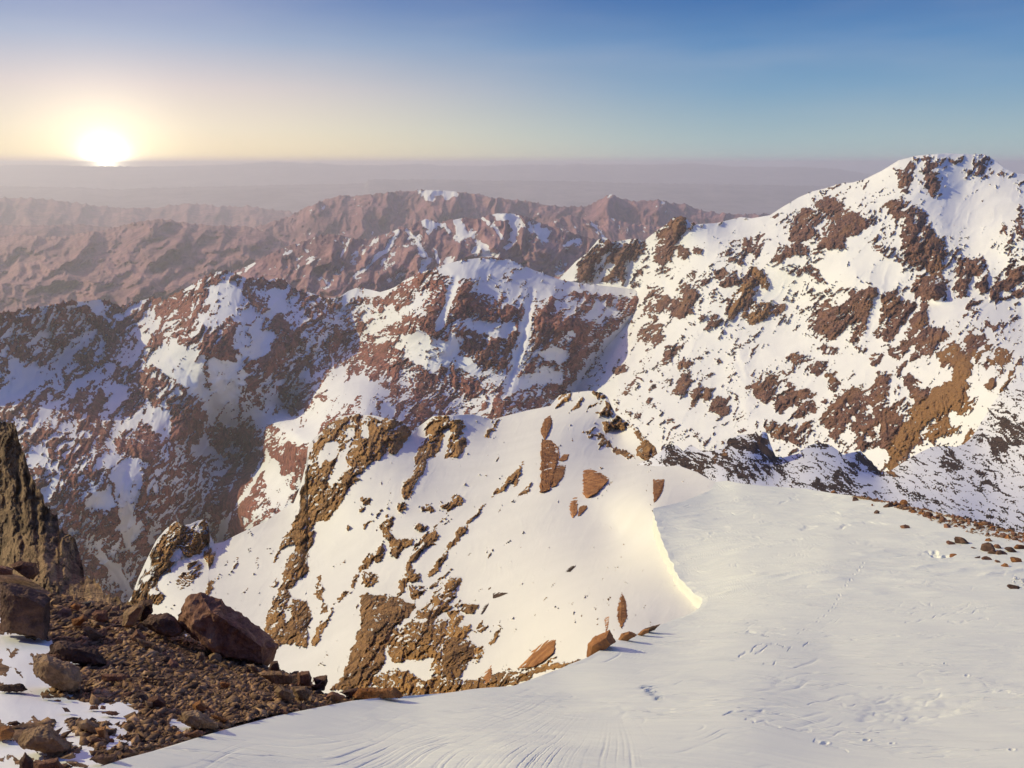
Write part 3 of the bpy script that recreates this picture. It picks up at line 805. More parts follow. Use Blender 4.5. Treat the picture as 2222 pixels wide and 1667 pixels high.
dome = parse((700, 300, 2.949), '''
0.55 60;560,960 490,1050|0.5 50;760,900 720,1000|0.5 45;720,1100 690,1180|0.5 50;640,1160 600,1200|0.55 60;900,950 890,1060|0.7 60;980,1050 1100,1090|0.6 45;1180,1110 1270,1110|0.6 35;1300,990 1290,1040|0.45 50;870,1200
0.5 38;960,1290 1010,1310|0.55 45;1080,1290 1200,1310|0.6 50;960,1390 1080,1410 1180,1420|0.5 30;880,1230 960,1250|0.7 60;1400,1100 1440,1180|0.7 60;1540,1160 1660,1200|0.6 45;1480,1020|0.6 34;1250,1230
0.5 36;1640,960 1700,1000|0.45 35;1820,1020|0.5 42;1400,1330 1480,1290|0.55 42;1320,1440|0.45 45;1440,1400 1510,1430|0.65 60;1740,1230 1650,1340|0.65 50;1880,1180 2000,1080|0.5 26;2080,1020
0.55 50;1600,1440 1560,1540|0.45 45;1440,1590|0.5 60;800,1540 740,1610|0.45 60;950,1580|0.55 60;340,1400 320,1480|0.4 45;450,1450|0.45 50;600,1490 640,1560|0.4 30;790,1350|0.5 60;120,1240 40,1330
0.6 26;400,1090 520,1060|0.5 30;620,880|0.3 40;1260,1560|0.4 34;360,1010 300,1040|0.5 30;1480,1280 1520,1330
-1 24 -.9;850,900 800,1070 740,1210|-1 26 -1.1;1340,980 1310,1150 1280,1300 1210,1500 1180,1620|-0.35 62 -.2;1040,900 1150,950 1240,960|-1 46 0;900,860 1050,830 1200,850 1330,900 1450,960|-1 30 0;790,840 900,815 1000,800 1200,820 1330,870 1500,930 1700,960 2000,985|-1 40 0;1300,880 1400,980
-0.8 26;1120,1190 1220,1210|-0.9 22;980,1190 1010,1220|-0.8 34;1480,1370 1500,1410|-0.7 40;1400,1500 1500,1530|-0.7 25;1600,1250|-1 34 -.8;2100,1050 1900,1250 1720,1450 1600,1600
-1 44;420,1120 330,1200|-0.9 50;650,1290 520,1330 640,1400|-0.7 40;60,1560 150,1480|-0.8 60;230,1580 350,1600|-0.8 26;80,1030 220,970 400,985|-0.3 50 -.2;130,1100 250,1120|-0.6 30 -.3;1750,1080 1850,1120|-0.8 30;830,1290|-0.4 40;1080,1520 1160,1560|-0.9 30;980,1490 900,1430|-0.6 30;700,1400 720,1480
-0.5 30;1240,980 1260,1060|-0.7 26;1520,1090 1500,1060|-0.3 24;1380,1080|-0.5 22;1500,1000 1560,1000''')
leftp = parse((0, 560, 3.568), '''
-0.9 60;1760,250 1700,400 1620,480|-0.9 50;2000,470 1850,440|-0.9 50;2160,300 2110,420|-0.9 36;1100,600 1070,690 1010,800|-0.8 22;1240,470 1130,620|-1 100 -.4;1300,740 1450,830|-1 75 -.4;1520,950 1620,1100 1700,1250|-1 90 -.4;1780,880 1800,1020
-1 50 -.3;1850,800 1720,790|-1 75 -.3;1900,600 2050,700|-1 42 0;660,620 480,790 300,930 130,1040 0,1090|-0.7 40;600,640 540,700|0.05 90 .1;300,560 330,700|-0.3 60 -.2;150,800 60,960|-0.4 60 -.2;420,830
-0.7 30;390,1140 260,1310|-0.7 30;700,890 560,1000|-0.8 24;980,1000 870,1170|-0.8 30;1080,1230 950,1330|-0.8 60 -.3;1250,1220 1290,1350|-0.5 40;480,1130|-0.8 34;180,1260 130,1250|-0.7 40;350,1500|-0.6 34;860,960
-0.9 50;1560,1460 1600,1500|-0.8 24 -.8;1830,1080 1815,1300 1800,1500|-0.6 34;780,730|-0.8 60 -.3;2100,1080 2040,1230|-0.6 30;680,1350|-0.7 36;540,1440|-0.3 30;900,560 960,600|-1 20;620,340 780,360 800,420 850,470|-0.6 20;880,460 1000,420
0.75 60;1700,670 1600,690 1760,740|0.55 50;1090,900 1150,1000|0.5 50;730,1100 740,1190|0.75 80;1020,1440 1120,1480|0.5 60;1400,1180 1480,1100|0.4 50;700,780|0.35 80;450,450 200,470|0.45 60;750,440 850,560|0.4 50;950,540|0.4 60;1300,330 1250,400
0.5 44;1990,320 2030,420|0.5 50;2200,480|0.6 60;2150,700 2080,800|0.55 26;1880,220 1850,330|0.6 30;1400,300|0.5 40;1900,860 2000,980|0.4 60;240,1180 60,1180|0.35 60;1200,640|0.5 25;1700,940 1620,1000|0.4 35;1700,1120 1750,1140
0.55 25;2150,200 2010,230|0.5 22;1680,250 1720,240''')
leftlow = parse((0, 800, 2.949), '''
-0.8 34 -.3;820,600 790,740 820,900 860,1060|-0.7 45;700,570|-0.8 30;1260,510 1310,580|-0.9 24 -.6;640,1200 760,1300 830,1450|-0.7 34;330,620 290,820|-0.4 45;520,1060 600,1160|-1 26 -.8;1700,560 1620,690 1520,860 1410,1050 1390,1130
-0.6 60 -.1;620,860|0.7 80;880,480|0.55 70;1150,400 1220,300|0.65 60;1380,420 1600,420|0.65 70;1600,560 1500,740 1400,900|0.3 60;1280,620 1100,800|0.4 50;700,1000 640,950|0.5 40;940,1100|0.15 70;1180,850|0.5 50;620,1330 560,1250
-1 60 -.1;1990,300 2060,260 1900,420|-0.9 30;2150,170|0.65 45 .8;1790,560 1850,620|0.55 40 .8;1560,850 1480,1000|-0.6 34;1750,620 1800,820|-0.5 40;1640,930|-0.7 30;1560,960''')
knoll = parse((550, 840, 2.949), '''
-1 60 -.1;250,260 180,200|-0.95 50;500,130 600,60|-0.95 44;740,110 720,170|-0.9 40;850,160|0.6 45 .8;300,420 200,420|-0.45 55;180,600|0.5 25;0,700 80,500|0.6 60;1100,140|-0.3 60;1500,60|-0.2 50;1300,150|0.4 30;60,150''')
Lr = parse((0, 560, 3.568), '''
9 60 1.1;1700,110 1420,250 1200,400 900,480 650,720 450,950 250,1050 0,1290|9 45 1.0;1150,560 1000,830 780,1010 520,1200 250,1480|9 40 1.1;1600,520 1200,850 1000,1060 880,1300 720,1550
9 45 1.0;1220,880 1100,1150 930,1400|9 50 .9;1890,490 1660,640 1560,840 1500,1000|9 45 1.0;2180,600 2090,800 1870,1000 1840,1280|9 60 .7;1300,800 1500,1150 1560,1300|9 40 .8;520,330 830,490
9 34 -.9;600,620 420,800 250,950 60,1080|9 34 -.7;1080,640 900,900|9 60 -.9;1450,900 1700,1250 1810,1400|9 50 -.8;1750,850 1810,1200''')
Lr += parse((0, 800, 2.949), '''
9 40 1.0;700,620 600,800 480,900 400,1050|9 50 1.0;1170,400 1050,650 960,900 900,1250|9 45 .9;1400,450 1300,700 1200,900|9 40 -.9;800,700 840,950 800,1250|9 55 1.1;1700,600 1560,880 1450,1020''')
Lr += parse((700, 300, 2.949), '''
9 50 1.0;830,870 700,1080 620,1180 540,1250|9 60 1.1;920,860 880,1050 850,1250|9 50 1.0;1450,1000 1400,1100 1330,1400 1300,1500|9 60 1.0;2100,1000 1850,1200 1650,1380 1560,1560|9 40 .9;700,840 520,960 420,1090|9 40 .9;300,1170 230,1290|9 40 .8;850,1250 730,1480''')
strk = []
for s_ in Lr:                                # rib and gully lines only shape the ground
    strk.append((s_[0], s_[1], s_[2], None, s_[4]))


def split_ribs(lines):
    def f(X, Y):
        h = np.zeros(X.shape)
        for (_, r, rel, _, pts) in lines:
            jx = fbm(X / 24, Y / 24, 2, 77) * 8
            d = seg_dist(X + jx, Y, pts) / r
            h += rel * r * np.exp(-(d * 0.9) ** 1.6)
        return h
    return f


X, Y = top_grid(mid_crest, mid_bot, -80, 1560, 1.5, X0=-900)
D0 = depth_field(mid_ctrl)(X, Y)
D0 = D0 - split_ribs(Lr)(X, Y) * D0 / F * 0.8
relief('snowy_mountain', X, Y, D0, M_mid, dome + leftp + leftlow + knoll, polys=poly_strokes(POLY_MID), fab=62, bias=0.0, seed=51, amp=(18, 12, 5.0, 2.4), wl=(90, 34, 12, 4.5), k_curv=0.75, nz=(.4, .55, .6), tint0=0.3, crest_jag=4, relief_k=0.5, aniso=2.3)

# ---- the big snowy mountain on the right
r_crest = [(1150, 660), (1215, 604), (1249, 568), (1276, 547), (1297, 521), (1308, 515), (1317, 517), (1327, 526), (1345, 523), (1371, 518), (1385, 519), (1395, 525), (1422, 503), (1448, 486), (1460, 474), (1471, 470), (1487, 470), (1495, 482), (1511, 487), (1556, 484),
           (1608, 471), (1630, 474), (1671, 467), (1697, 450), (1734, 428), (1764, 415), (1790, 409), (1824, 398), (1850, 396), (1876, 389), (1913, 371), (1950, 348), (1970, 343), (1995, 337), (2054, 333), (2106, 335), (2136, 335), (2158, 348), (2180, 365), (2203, 376), (2222, 378), (2300, 392)]
r_bot = [(1150, 1000), (1400, 1040), (1700, 1070), (1950, 1090), (2120, 1050), (2300, 1000)]
r_ctrl = [(1215, 604, 3050), (1300, 520, 2900), (1390, 525, 2800), (1480, 475, 2500), (1600, 473, 2500), (1700, 450, 2400), (1850, 395, 2250), (1960, 345, 2100), (2100, 334, 2050), (2222, 380, 1900), (2300, 392, 1850), (2100, 420, 1850), (2222, 500, 1450),
          (1381, 640, 2650), (1363, 706, 2470), (1316, 762, 2370), (1266, 834, 2200), (1240, 880, 2150), (1450, 700, 2150), (1500, 620, 2200), (1600, 560, 2150), (1700, 560, 1950), (1720, 640, 1850), (1850, 500, 1850), (1840, 600, 1650), (1950, 600, 1550), (1980, 480, 1700),
          (2050, 700, 1250), (2150, 620, 1350), (2222, 700, 1150), (1900, 720, 1400), (1800, 720, 1550), (1650, 750, 1700), (1560, 820, 1650), (1450, 850, 1700), (1350, 900, 1750), (1500, 950, 1350), (1650, 900, 1300), (1780, 880, 1200), (1900, 900, 1000), (1950, 1000, 820), (2050, 900, 830), (2150, 820, 800), (2222, 800, 780), (1700, 1040, 1000), (1400, 1040, 1300), (2222, 1000, 600), (3000, 430, 1500), (3000, 1000, 560)]
rs = parse((1400, 300, 2.691), '''
-1 90;1120,720 1250,700 1400,800|-1 60;350,540 520,550 700,520|-1 90;1900,330 2100,400 1850,460|-1 40;1650,400 1850,300|-1 30;1250,200 1500,130 1400,160|-0.8 40;1300,270 1200,330|-0.9 40;1900,600 2000,560|-0.9 60;880,950 700,900|-0.9 30;380,700
0.5 50;180,540 120,640|0.5 32;210,480 160,550|0.55 28;230,665|0.5 22;310,655|0.5 50;250,880 210,960|0.45 32;205,1020|0.5 26;430,785 530,820|0.5 42;620,880 560,960 510,1010|0.45 30;690,1000 620,1060|0.5 24;800,990 740,1010|0.55 24;660,785|0.5 22;710,840
0.5 30;400,1080|0.55 46;1050,385 1130,395|0.6 62;930,500 900,550|0.6 66;1170,480 1120,560|0.6 34;1080,610|0.5 36;800,660|0.5 44;880,640|0.5 36;1500,200 1520,290|0.5 30;1640,130 1650,190 1690,300|0.35 24;1560,150
-0.25 30 0;1760,110 1900,120 2000,130|-0.05 30 0;1860,200 1960,190 2070,200|-1 16 0;1600,100 1760,92 1900,94|0.55 40;1450,400 1510,440|0.75 66 .9;1550,500 1580,640|0.75 60 .9;1640,580 1640,700|0.6 40 .8;1700,650 1690,740|-0.1 50 0;1360,700|0.1 50;1200,850
0.3 70;1690,870|0.6 38;1860,740 1850,880|0.6 38;1960,740 1960,860|0.5 28;2060,850 2040,920|0.5 44;2160,790|0.15 30;2190,430 2200,560|0.2 26 .2;850,770 960,760 1050,840|0.15 60;480,560 640,620|0.5 30;660,610 700,590|0.35 30;2120,860|0.1 50;550,700|0.1 60;300,800''')
rs += parse((1600, 550, 3.318), '''
-1 80;250,560 420,620 330,680|-1 70;1400,820 1480,920 1350,900|-1 40;820,780 960,850|-1 40;1400,380 1600,420|-0.9 50;400,960 560,920|-1 30;1010,340 990,480 960,600|-1 50;1030,1500 950,1460|-0.9 40;700,960|-0.9 50;1900,450 1800,420|-1 60;340,1170
0.6 44;850,310 940,270|0.65 54;930,330 900,440|0.7 62;640,430 610,520|0.65 52;720,500 700,570|0.55 40;900,560 850,640|0.6 46;1100,340 1070,470 1040,590|0.55 36;1250,360 1150,500 1090,620|0.6 48 .6 .5;1340,430 1300,520|0.5 46;1330,600 1260,640|0.5 40;1440,570 1400,650
0.35 56;1400,250 1450,290|0.55 44;1640,150 1620,260|0.55 38;1760,80 1760,210|0.4 24;1840,270|0.5 40;1970,190|0.4 28;2020,280|0.45 40;1690,620 1750,600|0.4 26;1850,540 1920,500|0.65 46 .6 .5;1490,750 1570,750 1640,770
0.5 34;410,740|0.5 40;560,820|0.5 38;680,890 700,950|0.5 38;985,770|0.5 30;1110,720|0.5 30;1260,750|0.4 22;910,700|0.55 48;200,900 180,1000|0.6 48;320,1040 300,1090|0.5 48;480,1040 500,1100|0.55 48;250,1270 340,1260|0.4 25;630,1060
0.7 56;700,1150 670,1210|0.6 40;840,1020 840,1080|0.6 38;740,1240|0.6 44;1040,890 1030,1000|0.6 46;1010,1060 1030,1200|0.6 40;900,1130 930,1250|0.7 50;1110,1140 1090,1320|0.6 44;1250,920 1270,980|0.6 48;1340,1010 1330,1060
0.9 55 .5 1;1630,810 1600,950|0.95 80 .5 1;1560,1000 1450,1080 1350,1150|0.9 60 .4 1;1600,1080 1640,1100|0.95 70 .5 1;1290,1260 1200,1340|0.85 44 .5 1;1140,1440 1110,1520|0.7 50 .4 1;1500,1240 1400,1300|0.5 28 .5 .9;1830,780|0.5 30 .5 .9;1720,730|0.5 44 .5 .8;1900,740
-0.8 26;1350,1230 1300,1290|0.55 36 .5 .6;1820,930|0.6 12 .8 .9;1970,860 1890,990|0.6 40 .5 .9;1670,1330 1700,1360|0.4 25;2040,780|0.4 22;700,1300|0.35 25;340,1330|0.35 26;420,1290|0.4 30;880,1350|0.4 30 .5 .4;1200,1500
0.1 30 .0;600,680 700,700|0.0 60 0;1700,380|-0.1 60 0;400,300|0.4 40;130,130 60,240|0.6 40 .5 .6;150,140 200,220''')
rs += parse((1050, 430, 3.19), '''
0.65 52 .8;830,330 730,430|0.65 46 .8 .8;690,520|0.5 36;950,330 890,420|0.5 34;1040,300 1090,330|0.5 32;960,540|0.5 32;1065,520 1060,590|0.55 34;1320,170 1370,150|0.5 36;1290,240 1300,320|0.5 44;1210,380 1230,440
0.6 46;1410,640 1380,720|0.55 42;1360,800|0.5 44;1230,720 1150,800|0.55 40;1110,920|0.5 46;1190,960|0.5 34;1640,560 1740,545|0.55 24 .5 .9;1880,490 1940,580|0.55 30 .6;1800,640 1760,740|0.6 34 .6 .5;1880,800 1960,760|0.5 34;1310,1060|0.5 36;1375,1140
0.5 28;1600,850 1550,910|0.5 44;940,1180|0.4 36;1060,1260 1000,1330|0.55 36;1390,1270 1370,1340|0.6 44;1490,1360|0.6 42;1620,1430 1660,1460|0.4 30;1160,1300|0.4 22;1140,1400|0.4 28;1000,1480|0.4 18;1160,1540
-1 60;1250,1400 1400,1520|-1 34;1470,1000 1330,1180|-0.9 34;1160,480|-0.9 30;900,470|-0.9 50;1480,900 1600,980|-1 34;850,1330 1000,1200|-0.9 30 -.9;1250,520 1280,620|-0.9 50;1500,230 1700,230|-1 22 -.5;1750,1100 1800,1250|-0.9 40;1550,1180|-0.7 26;1000,500|-1 40;900,1000''')
Rr = parse((1050, 430, 3.19), '''
9 45 1.1;1340,180 1240,420 1180,650 1100,850 1000,1100 930,1300|9 40 .9;1410,620 1350,830 1190,1000 1080,1250|9 40 .9;830,300 700,480|9 40 1.0;1030,320 900,560|9 60 1.3;1785,1090 1810,1300 1830,1500|9 30 -.6;1260,480 1290,640|9 40 -.8;1060,560 950,700|9 60 .9;1560,1560 1750,1200''')
Rr += parse((1600, 550, 3.318), '''
9 60 1.0;990,260 960,450 870,620|9 50 1.0;1380,360 1300,600|9 60 1.1;1640,760 1650,950 1650,1100|9 60 1.1;1080,860 1080,1050 1000,1200|9 50 1.1;1160,1040 1180,1200|9 45 .9;1490,170 1510,330|9 50 .8;560,860 460,1080|9 45 .9;840,980 800,1120|9 60 .8;1180,1350 1450,1050|9 50 1.0;1800,60 1800,250|9 40 .9;1660,60 1670,250''')
Rr += parse((1400, 300, 2.691), '''
9 70 1.0;1250,380 1290,520 1150,620|9 50 .9;1000,400 1020,560|9 70 1.0;1720,500 1730,700|9 50 1.0;1700,100 1720,300|9 50 .8;850,400 700,650''')
X, Y = top_grid(r_crest, r_bot, 1150, 2300, 1.5, X1=3000)
D0 = depth_field(r_ctrl)(X, Y)
D0 = D0 - split_ribs(Rr)(X, Y) * D0 / F * 0.6
relief('snowy_summit_mountain', X, Y, D0, M_right, [(q[0] * 0.8 if q[0] > 0.36 else q[0],) + tuple(q[1:2]) + (0.3 if q[0] > 0.36 else q[2],) + tuple(q[3:]) for q in rs], polys=poly_strokes(POLY_RIGHT), psoft=2.4, prel=0.7, vs=0.75, rgrow=1.0, fab=55, bias=-0.58, seed=71, amp=(9, 11, 8.0, 3.4), wl=(110, 34, 11, 4.5), k_curv=0.65, kl=0.38, nz=(.3, .45, .45), tint0=0.25, crest_jag=2.5, relief_k=1.25, aniso=2.4)
# ---- the foreground snowfield first (its depth limits everything that must pass under it)
pl_ctrl = [(1417, 1103, 112), (1546, 1050, 150), (1600, 1044, 148), (1750, 1061, 135), (1900, 1082, 112), (2071, 1120, 88), (2222, 1159, 74), (2300, 1180, 68), (1441, 1183, 86), (1489, 1270, 60), (1523, 1304, 50), (1431, 1357, 38.5), (1334, 1392, 31),
           (1210, 1453, 24), (1117, 1488, 20.3), (966, 1504, 18.3), (844, 1512, 17.2), (681, 1537, 14.4), (475, 1587, 11.2), (220, 1667, 8), (1111, 1667, 10), (2222, 1667, 12.5), (1800, 1400, 31), (2222, 1400, 31), (1800, 1200, 66), (1600, 1250, 59), (1111, 1800, 7), (2222, 1800, 8.6), (100, 1800, 5.6),
           (2222, 1280, 46), (1600, 1500, 19.5), (1500, 1130, 103), (1111, 2400, 3.6), (2222, 2400, 4.3), (3000, 2400, 4.8), (3000, 1400, 28), (3000, 1700, 11.5), (100, 2400, 3.0), (-500, 2400, 2.9)]
pl_D = depth_field(pl_ctrl)
pl_edge = [(1043.5, 1572), (1046, 1553), (1052, 1549), (1060, 1545), (1066, 1536), (1078, 1508), (1088, 1482), (1096, 1450), (1103, 1417), (1112, 1417), (1130, 1421), (1158, 1432), (1183, 1441), (1210, 1452), (1236, 1465), (1255, 1476), (1270, 1489), (1288, 1506), (1299, 1521),
           (1307, 1525), (1319, 1518), (1328, 1505), (1336, 1489), (1346, 1458), (1357, 1431), (1372, 1390), (1389, 1336), (1408, 1308), (1427, 1275), (1440, 1240), (1453, 1210), (1470, 1165), (1488, 1117), (1494, 1047), (1504, 966), (1510, 885), (1512, 844), (1521, 763),
           (1537, 681), (1553, 600), (1587, 475), (1628, 339), (1659, 237), (1690, 130), (1800, -300), (2500, -1500)]
pl_right = [(1043.5, 1576), (1048, 1600), (1054, 1648), (1061, 1750), (1071, 1809), (1079, 1877), (1100, 1974), (1120, 2071), (1159, 2222), (1182, 2300), (1300, 2650), (1400, 3000), (2500, 3100)]
pl_edge = np.array(pl_edge, float); pl_right = np.array(pl_right, float)


def in_plateau(x, y, m=0.0):
    l = np.interp(y, pl_edge[:, 0], pl_edge[:, 1]); r = np.interp(y, pl_right[:, 0], pl_right[:, 1])
    return (y > 1043.5) & (x > l - m) & (x < r + m)


def snow_h(px, py, D):
    """height of wind ripples, steps and prints on the snowfield, metres, at world X, Yw"""
    p = P3(px, py, D)
    x, y = p[..., 0], p[..., 1]
    wx_ = x + fbm(x / 9, y / 9, 3, 201) * 2.5
    wy_ = y + fbm(x / 9, y / 9, 3, 207) * 2.5
    lon, lat = wx_ / 7, wy_ / 1.6
    h = 0.16 * fbm(x / 7, y / 7, 3, 203)
    far = sstep(22, 55, D)
    h = h + (0.02 + 0.16 * far) * (ridged(lon * .8, lat * .55, 3, 211) - .3) * sstep(0.02, 0.3, fbm(x / 14, y / 14, 2, 213) + 0.12)
    fine = fbm(wx_ / 1.1, wy_ / 0.3, 3, 219)
    h = h + 0.028 * fine * sstep(-0.1, 0.3, fbm(x / 5, y / 5, 2, 221))
    # thin drag lines fanning down to the lower left from the brow
    rr = np.hypot(1330 - px, (py - 1452) * 1.0)
    th = np.arctan2(py - 1452, 1330 - px) + 0.10 * fbm(px / 300, py / 200, 2, 231) + 60 / (rr + 60) * 0.15
    fan = sstep(40, 260, rr) * sstep(1480, 1330, px) * sstep(1480, 1500, py)
    gl = ridged(th * 30, rr / 700, 3, 233) ** 3
    h = h - 0.022 * gl * fan * (0.3 + 0.9 * sstep(-.2, .3, fbm(px / 160, py / 120, 2, 235)))
    # wavy crust lines across the middle and the lower right
    q = (py + 60 * fbm(px / 260, py / 90, 3, 241)) / 26 + px / 160
    wl_ = ridged(q, px / 420, 2, 243) ** 4
    h = h - 0.03 * (D / 20) * wl_ * sstep(0.02, 0.28, fbm(px / 190, py / 60, 3, 247)) * sstep(1380, 1450, py) * (1 - fan)
    q = (py + 26 * fbm(px / 120, py / 40, 3, 251)) / 9 + px / 90
    h = h - 0.05 * (D / 60) * ridged(q, px / 160, 2, 253) ** 4 * sstep(0.0, 0.25, fbm(px / 110, py / 34, 3, 257)) * sstep(1420, 1340, py)
    return h


rows = np.concatenate([np.arange(1043.5, 1160, 1.0), np.arange(1160, 1330, 1.1), np.arange(1330, 1680, 1.2), np.arange(1680, 2480, 9)])
s = np.linspace(0, 1, 1700) ** 1.12
xl = np.interp(rows, pl_edge[:, 0], pl_edge[:, 1]); xr = np.interp(rows, pl_right[:, 0], pl_right[:, 1])
jagl = fbm(rows / 18, rows * 0 + 3.3, 3, 305) * 7 * sstep(1090, 1130, rows) * sstep(1340, 1290, rows) + fbm(rows / 30, rows * 0 + 1.3, 2, 307) * 3 * sstep(1060, 1090, rows)
xl = xl + jagl
xin = np.minimum(xr, 2300)
X = xl[:, None] + (xin - xl)[:, None] * s[None, :]
X = np.concatenate([X, xin[:, None] + np.maximum(xr - xin, 2.0)[:, None] * np.linspace(0, 1, 50)[None, 1:]], 1)
Y = np.repeat(rows[:, None], X.shape[1], 1)
D = pl_D(X, Y)
p0 = P3(X, Y, D)
edge_fade = np.clip((X - xl[:, None]) / 12, 0, 1) * np.clip((X[:, -1:] - X) / 12, 0, 1)
hh = snow_h(X, Y, D)
hh = hh * edge_fade * np.clip((Y - 1043) / 12, 0, 1)


def dent(px, py, wpx, hpx, depth, ang=0.0):
    """a pressed or scooped hollow (photo px sizes)"""
    global hh
    ca, sa = math.cos(R(ang)), math.sin(R(ang))
    m = (np.abs(X - px) < wpx * 3) & (np.abs(Y - py) < wpx * 3)
    dx = X[m] - px; dy = Y[m] - py
    if wpx >= 14:
        dx = dx + fbm(X[m] / 30, Y[m] / 12, 2, 401) * 14; dy = dy + fbm(X[m] / 34, Y[m] / 14, 2, 405) * hpx * 2.0
    a_ = (dx * ca + dy * sa) / wpx; b_ = (-dx * sa + dy * ca) / hpx
    q = np.sqrt(a_ ** 2 + b_ ** 2)
    hh[m] += -depth * (1 - sstep(0.5, 1.0, q)) + depth * (0.35 if wpx < 14 else 0.06) * np.exp(-((q - 1.25) / 0.3) ** 2)


# footprints across the middle, read off the photograph and laid on the snow
for (fx, fy) in [(1874, 1222), (1868, 1231), (1862, 1240), (1853, 1246), (1846, 1256), (1838, 1262), (1836, 1270), (1828, 1276), (1822, 1292), (1818, 1300), (1812, 1310), (1808, 1318), (1800, 1326), (1790, 1336), (1778, 1340), (1774, 1348), (1746, 1366), (1734, 1374)]:
    dent(fx, fy, 3.4, 2.0, 0.026 * pl_D(fx, fy) / 50)
for (fx, fy, a, b) in [(1398, 1494, 9, 3.5), (1412, 1499, 10, 4), (1416, 1503, 7, 3), (1428, 1516, 8, 4), (2098, 1468, 7, 2.4), (1880, 1606, 10, 2.6), (1790, 1612, 12, 4), (1936, 1612, 8, 2), (2196, 1626, 9, 3), (2050, 1440, 4, 2)]:
    dent(fx, fy, a * .8, b * .8, 0.035)
def groove(pts, w_, depth, n=0):
    global hh
    xs_ = [q[0] for q in pts]; ys_ = [q[1] for q in pts]
    m = (X > min(xs_) - 30) & (X < max(xs_) + 30) & (Y > min(ys_) - 30) & (Y < max(ys_) + 30)
    x_ = X[m] + fbm(X[m] / 34, Y[m] / 20, 2, 421 + n) * 10; y_ = Y[m] + fbm(X[m] / 30, Y[m] / 20, 2, 431 + n) * 7
    d = seg_dist(x_, y_, pts) / (w_ * (0.5 + 1.2 * np.clip(fbm(X[m] / 50, Y[m] / 50, 1, 441 + n) + .5, 0, 1)))
    hh[m] -= depth * (1 - sstep(0.0, 1.0, d)) * (D[m] / 18)


for k_, (pts_, w__, dp) in enumerate([([(1572, 1552), (1592, 1545), (1640, 1543), (1690, 1549)], 2.6, .06), ([(1616, 1560), (1632, 1564), (1668, 1572), (1712, 1582), (1760, 1590)], 2.4, .05), ([(1608, 1425), (1632, 1408), (1668, 1399), (1700, 1403)], 2.2, .05),
                              ([(1622, 1372), (1652, 1374), (1668, 1380)], 2.4, .06), ([(1640, 1418), (1666, 1404), (1690, 1402)], 1.8, .04), ([(1700, 1404), (1714, 1409), (1706, 1414)], 1.8, .05), ([(1660, 1437), (1680, 1444), (1686, 1440)], 1.8, .05), ([(1745, 1400), (1758, 1392)], 1.6, .04),
                              ([(1770, 1608), (1795, 1618), (1840, 1626)], 2.2, .05), ([(1970, 1350), (2050, 1334), (2120, 1330)], 2.0, .03), ([(2060, 1350), (2140, 1344)], 2.0, .03),
                              ([(1394, 1492), (1424, 1494)], 1.8, .05), ([(1404, 1497), (1414, 1508), (1428, 1516)], 2.4, .06), ([(1750, 1530), (1850, 1505), (1920, 1512)], 2.6, .03), ([(1830, 1530), (1900, 1522), (1960, 1500)], 3.0, .03), ([(1900, 1548), (1990, 1530), (2040, 1508)], 3.0, .03), ([(1940, 1560), (2060, 1545)], 2.6, .025)]):
    groove(pts_, w__, dp * 0.5, k_)
for (fx, fy, a, b, an, dp) in [(2030, 1202, 34, 6, 4, .9), (2050, 1207, 22, 5, 6, .7), (1898, 1136, 34, 2.6, 4, .3), (1752, 1146, 18, 4, -8, .45), (1815, 1113, 16, 3, 0, .4), (1830, 1143, 14, 4, -10, .4), (1700, 1090, 12, 2, -15, .25), (1722, 1083, 10, 2, 10, .25), (1990, 1232, 40, 2, 7, .12),
                               (1545, 1158, 7, 2, -10, .18), (1640, 1166, 8, 2, 4, .2), (1730, 1172, 12, 2.4, -8, .25), (1530, 1168, 16, 1.6, -20, .2)]:
    dent(fx, fy, a, b, dp * 0.28, an)
# a low scoop at the lower right
m_ = sstep(1, .2, np.hypot((X - 1965 + fbm(X / 60, Y / 20, 3, 411) * 70) / 170, (Y - 1535 + fbm(X / 80, Y / 14, 3, 413) * 26) / 34))
hh -= 0.07 * m_
V = P3(X, Y, D)
V[..., 2] += hh
# the brow rolls over and falls away behind the left edge and the far edge
cols = []
ed = V[:, 0].copy()
hd = ed.copy(); hd[:, 2] = 0
L = np.linalg.norm(hd, axis=1, keepdims=True); hd /= L
for k in range(9, 0, -1):
    q = ed * (1 + 0.005 * k)
    q[:, 2] -= L[:, 0] * 0.003 * k + L[:, 0] * 0.0012 * k ** 2
    cols.append(q)
V2 = np.concatenate([np.stack(cols, 1), V], 1)
edr = V[:, -1].copy(); hd = edr.copy(); hd[:, 2] = 0; L = np.linalg.norm(hd, axis=1, keepdims=True); hd /= L
cols = []
for k in range(1, 8):
    q = edr * (1 + 0.012 * k)
    q[:, 2] -= L[:, 0] * 0.003 * k + L[:, 0] * 0.002 * k ** 2
    cols.append(q)
V2 = np.concatenate([V2, np.stack(cols, 1)], 1)

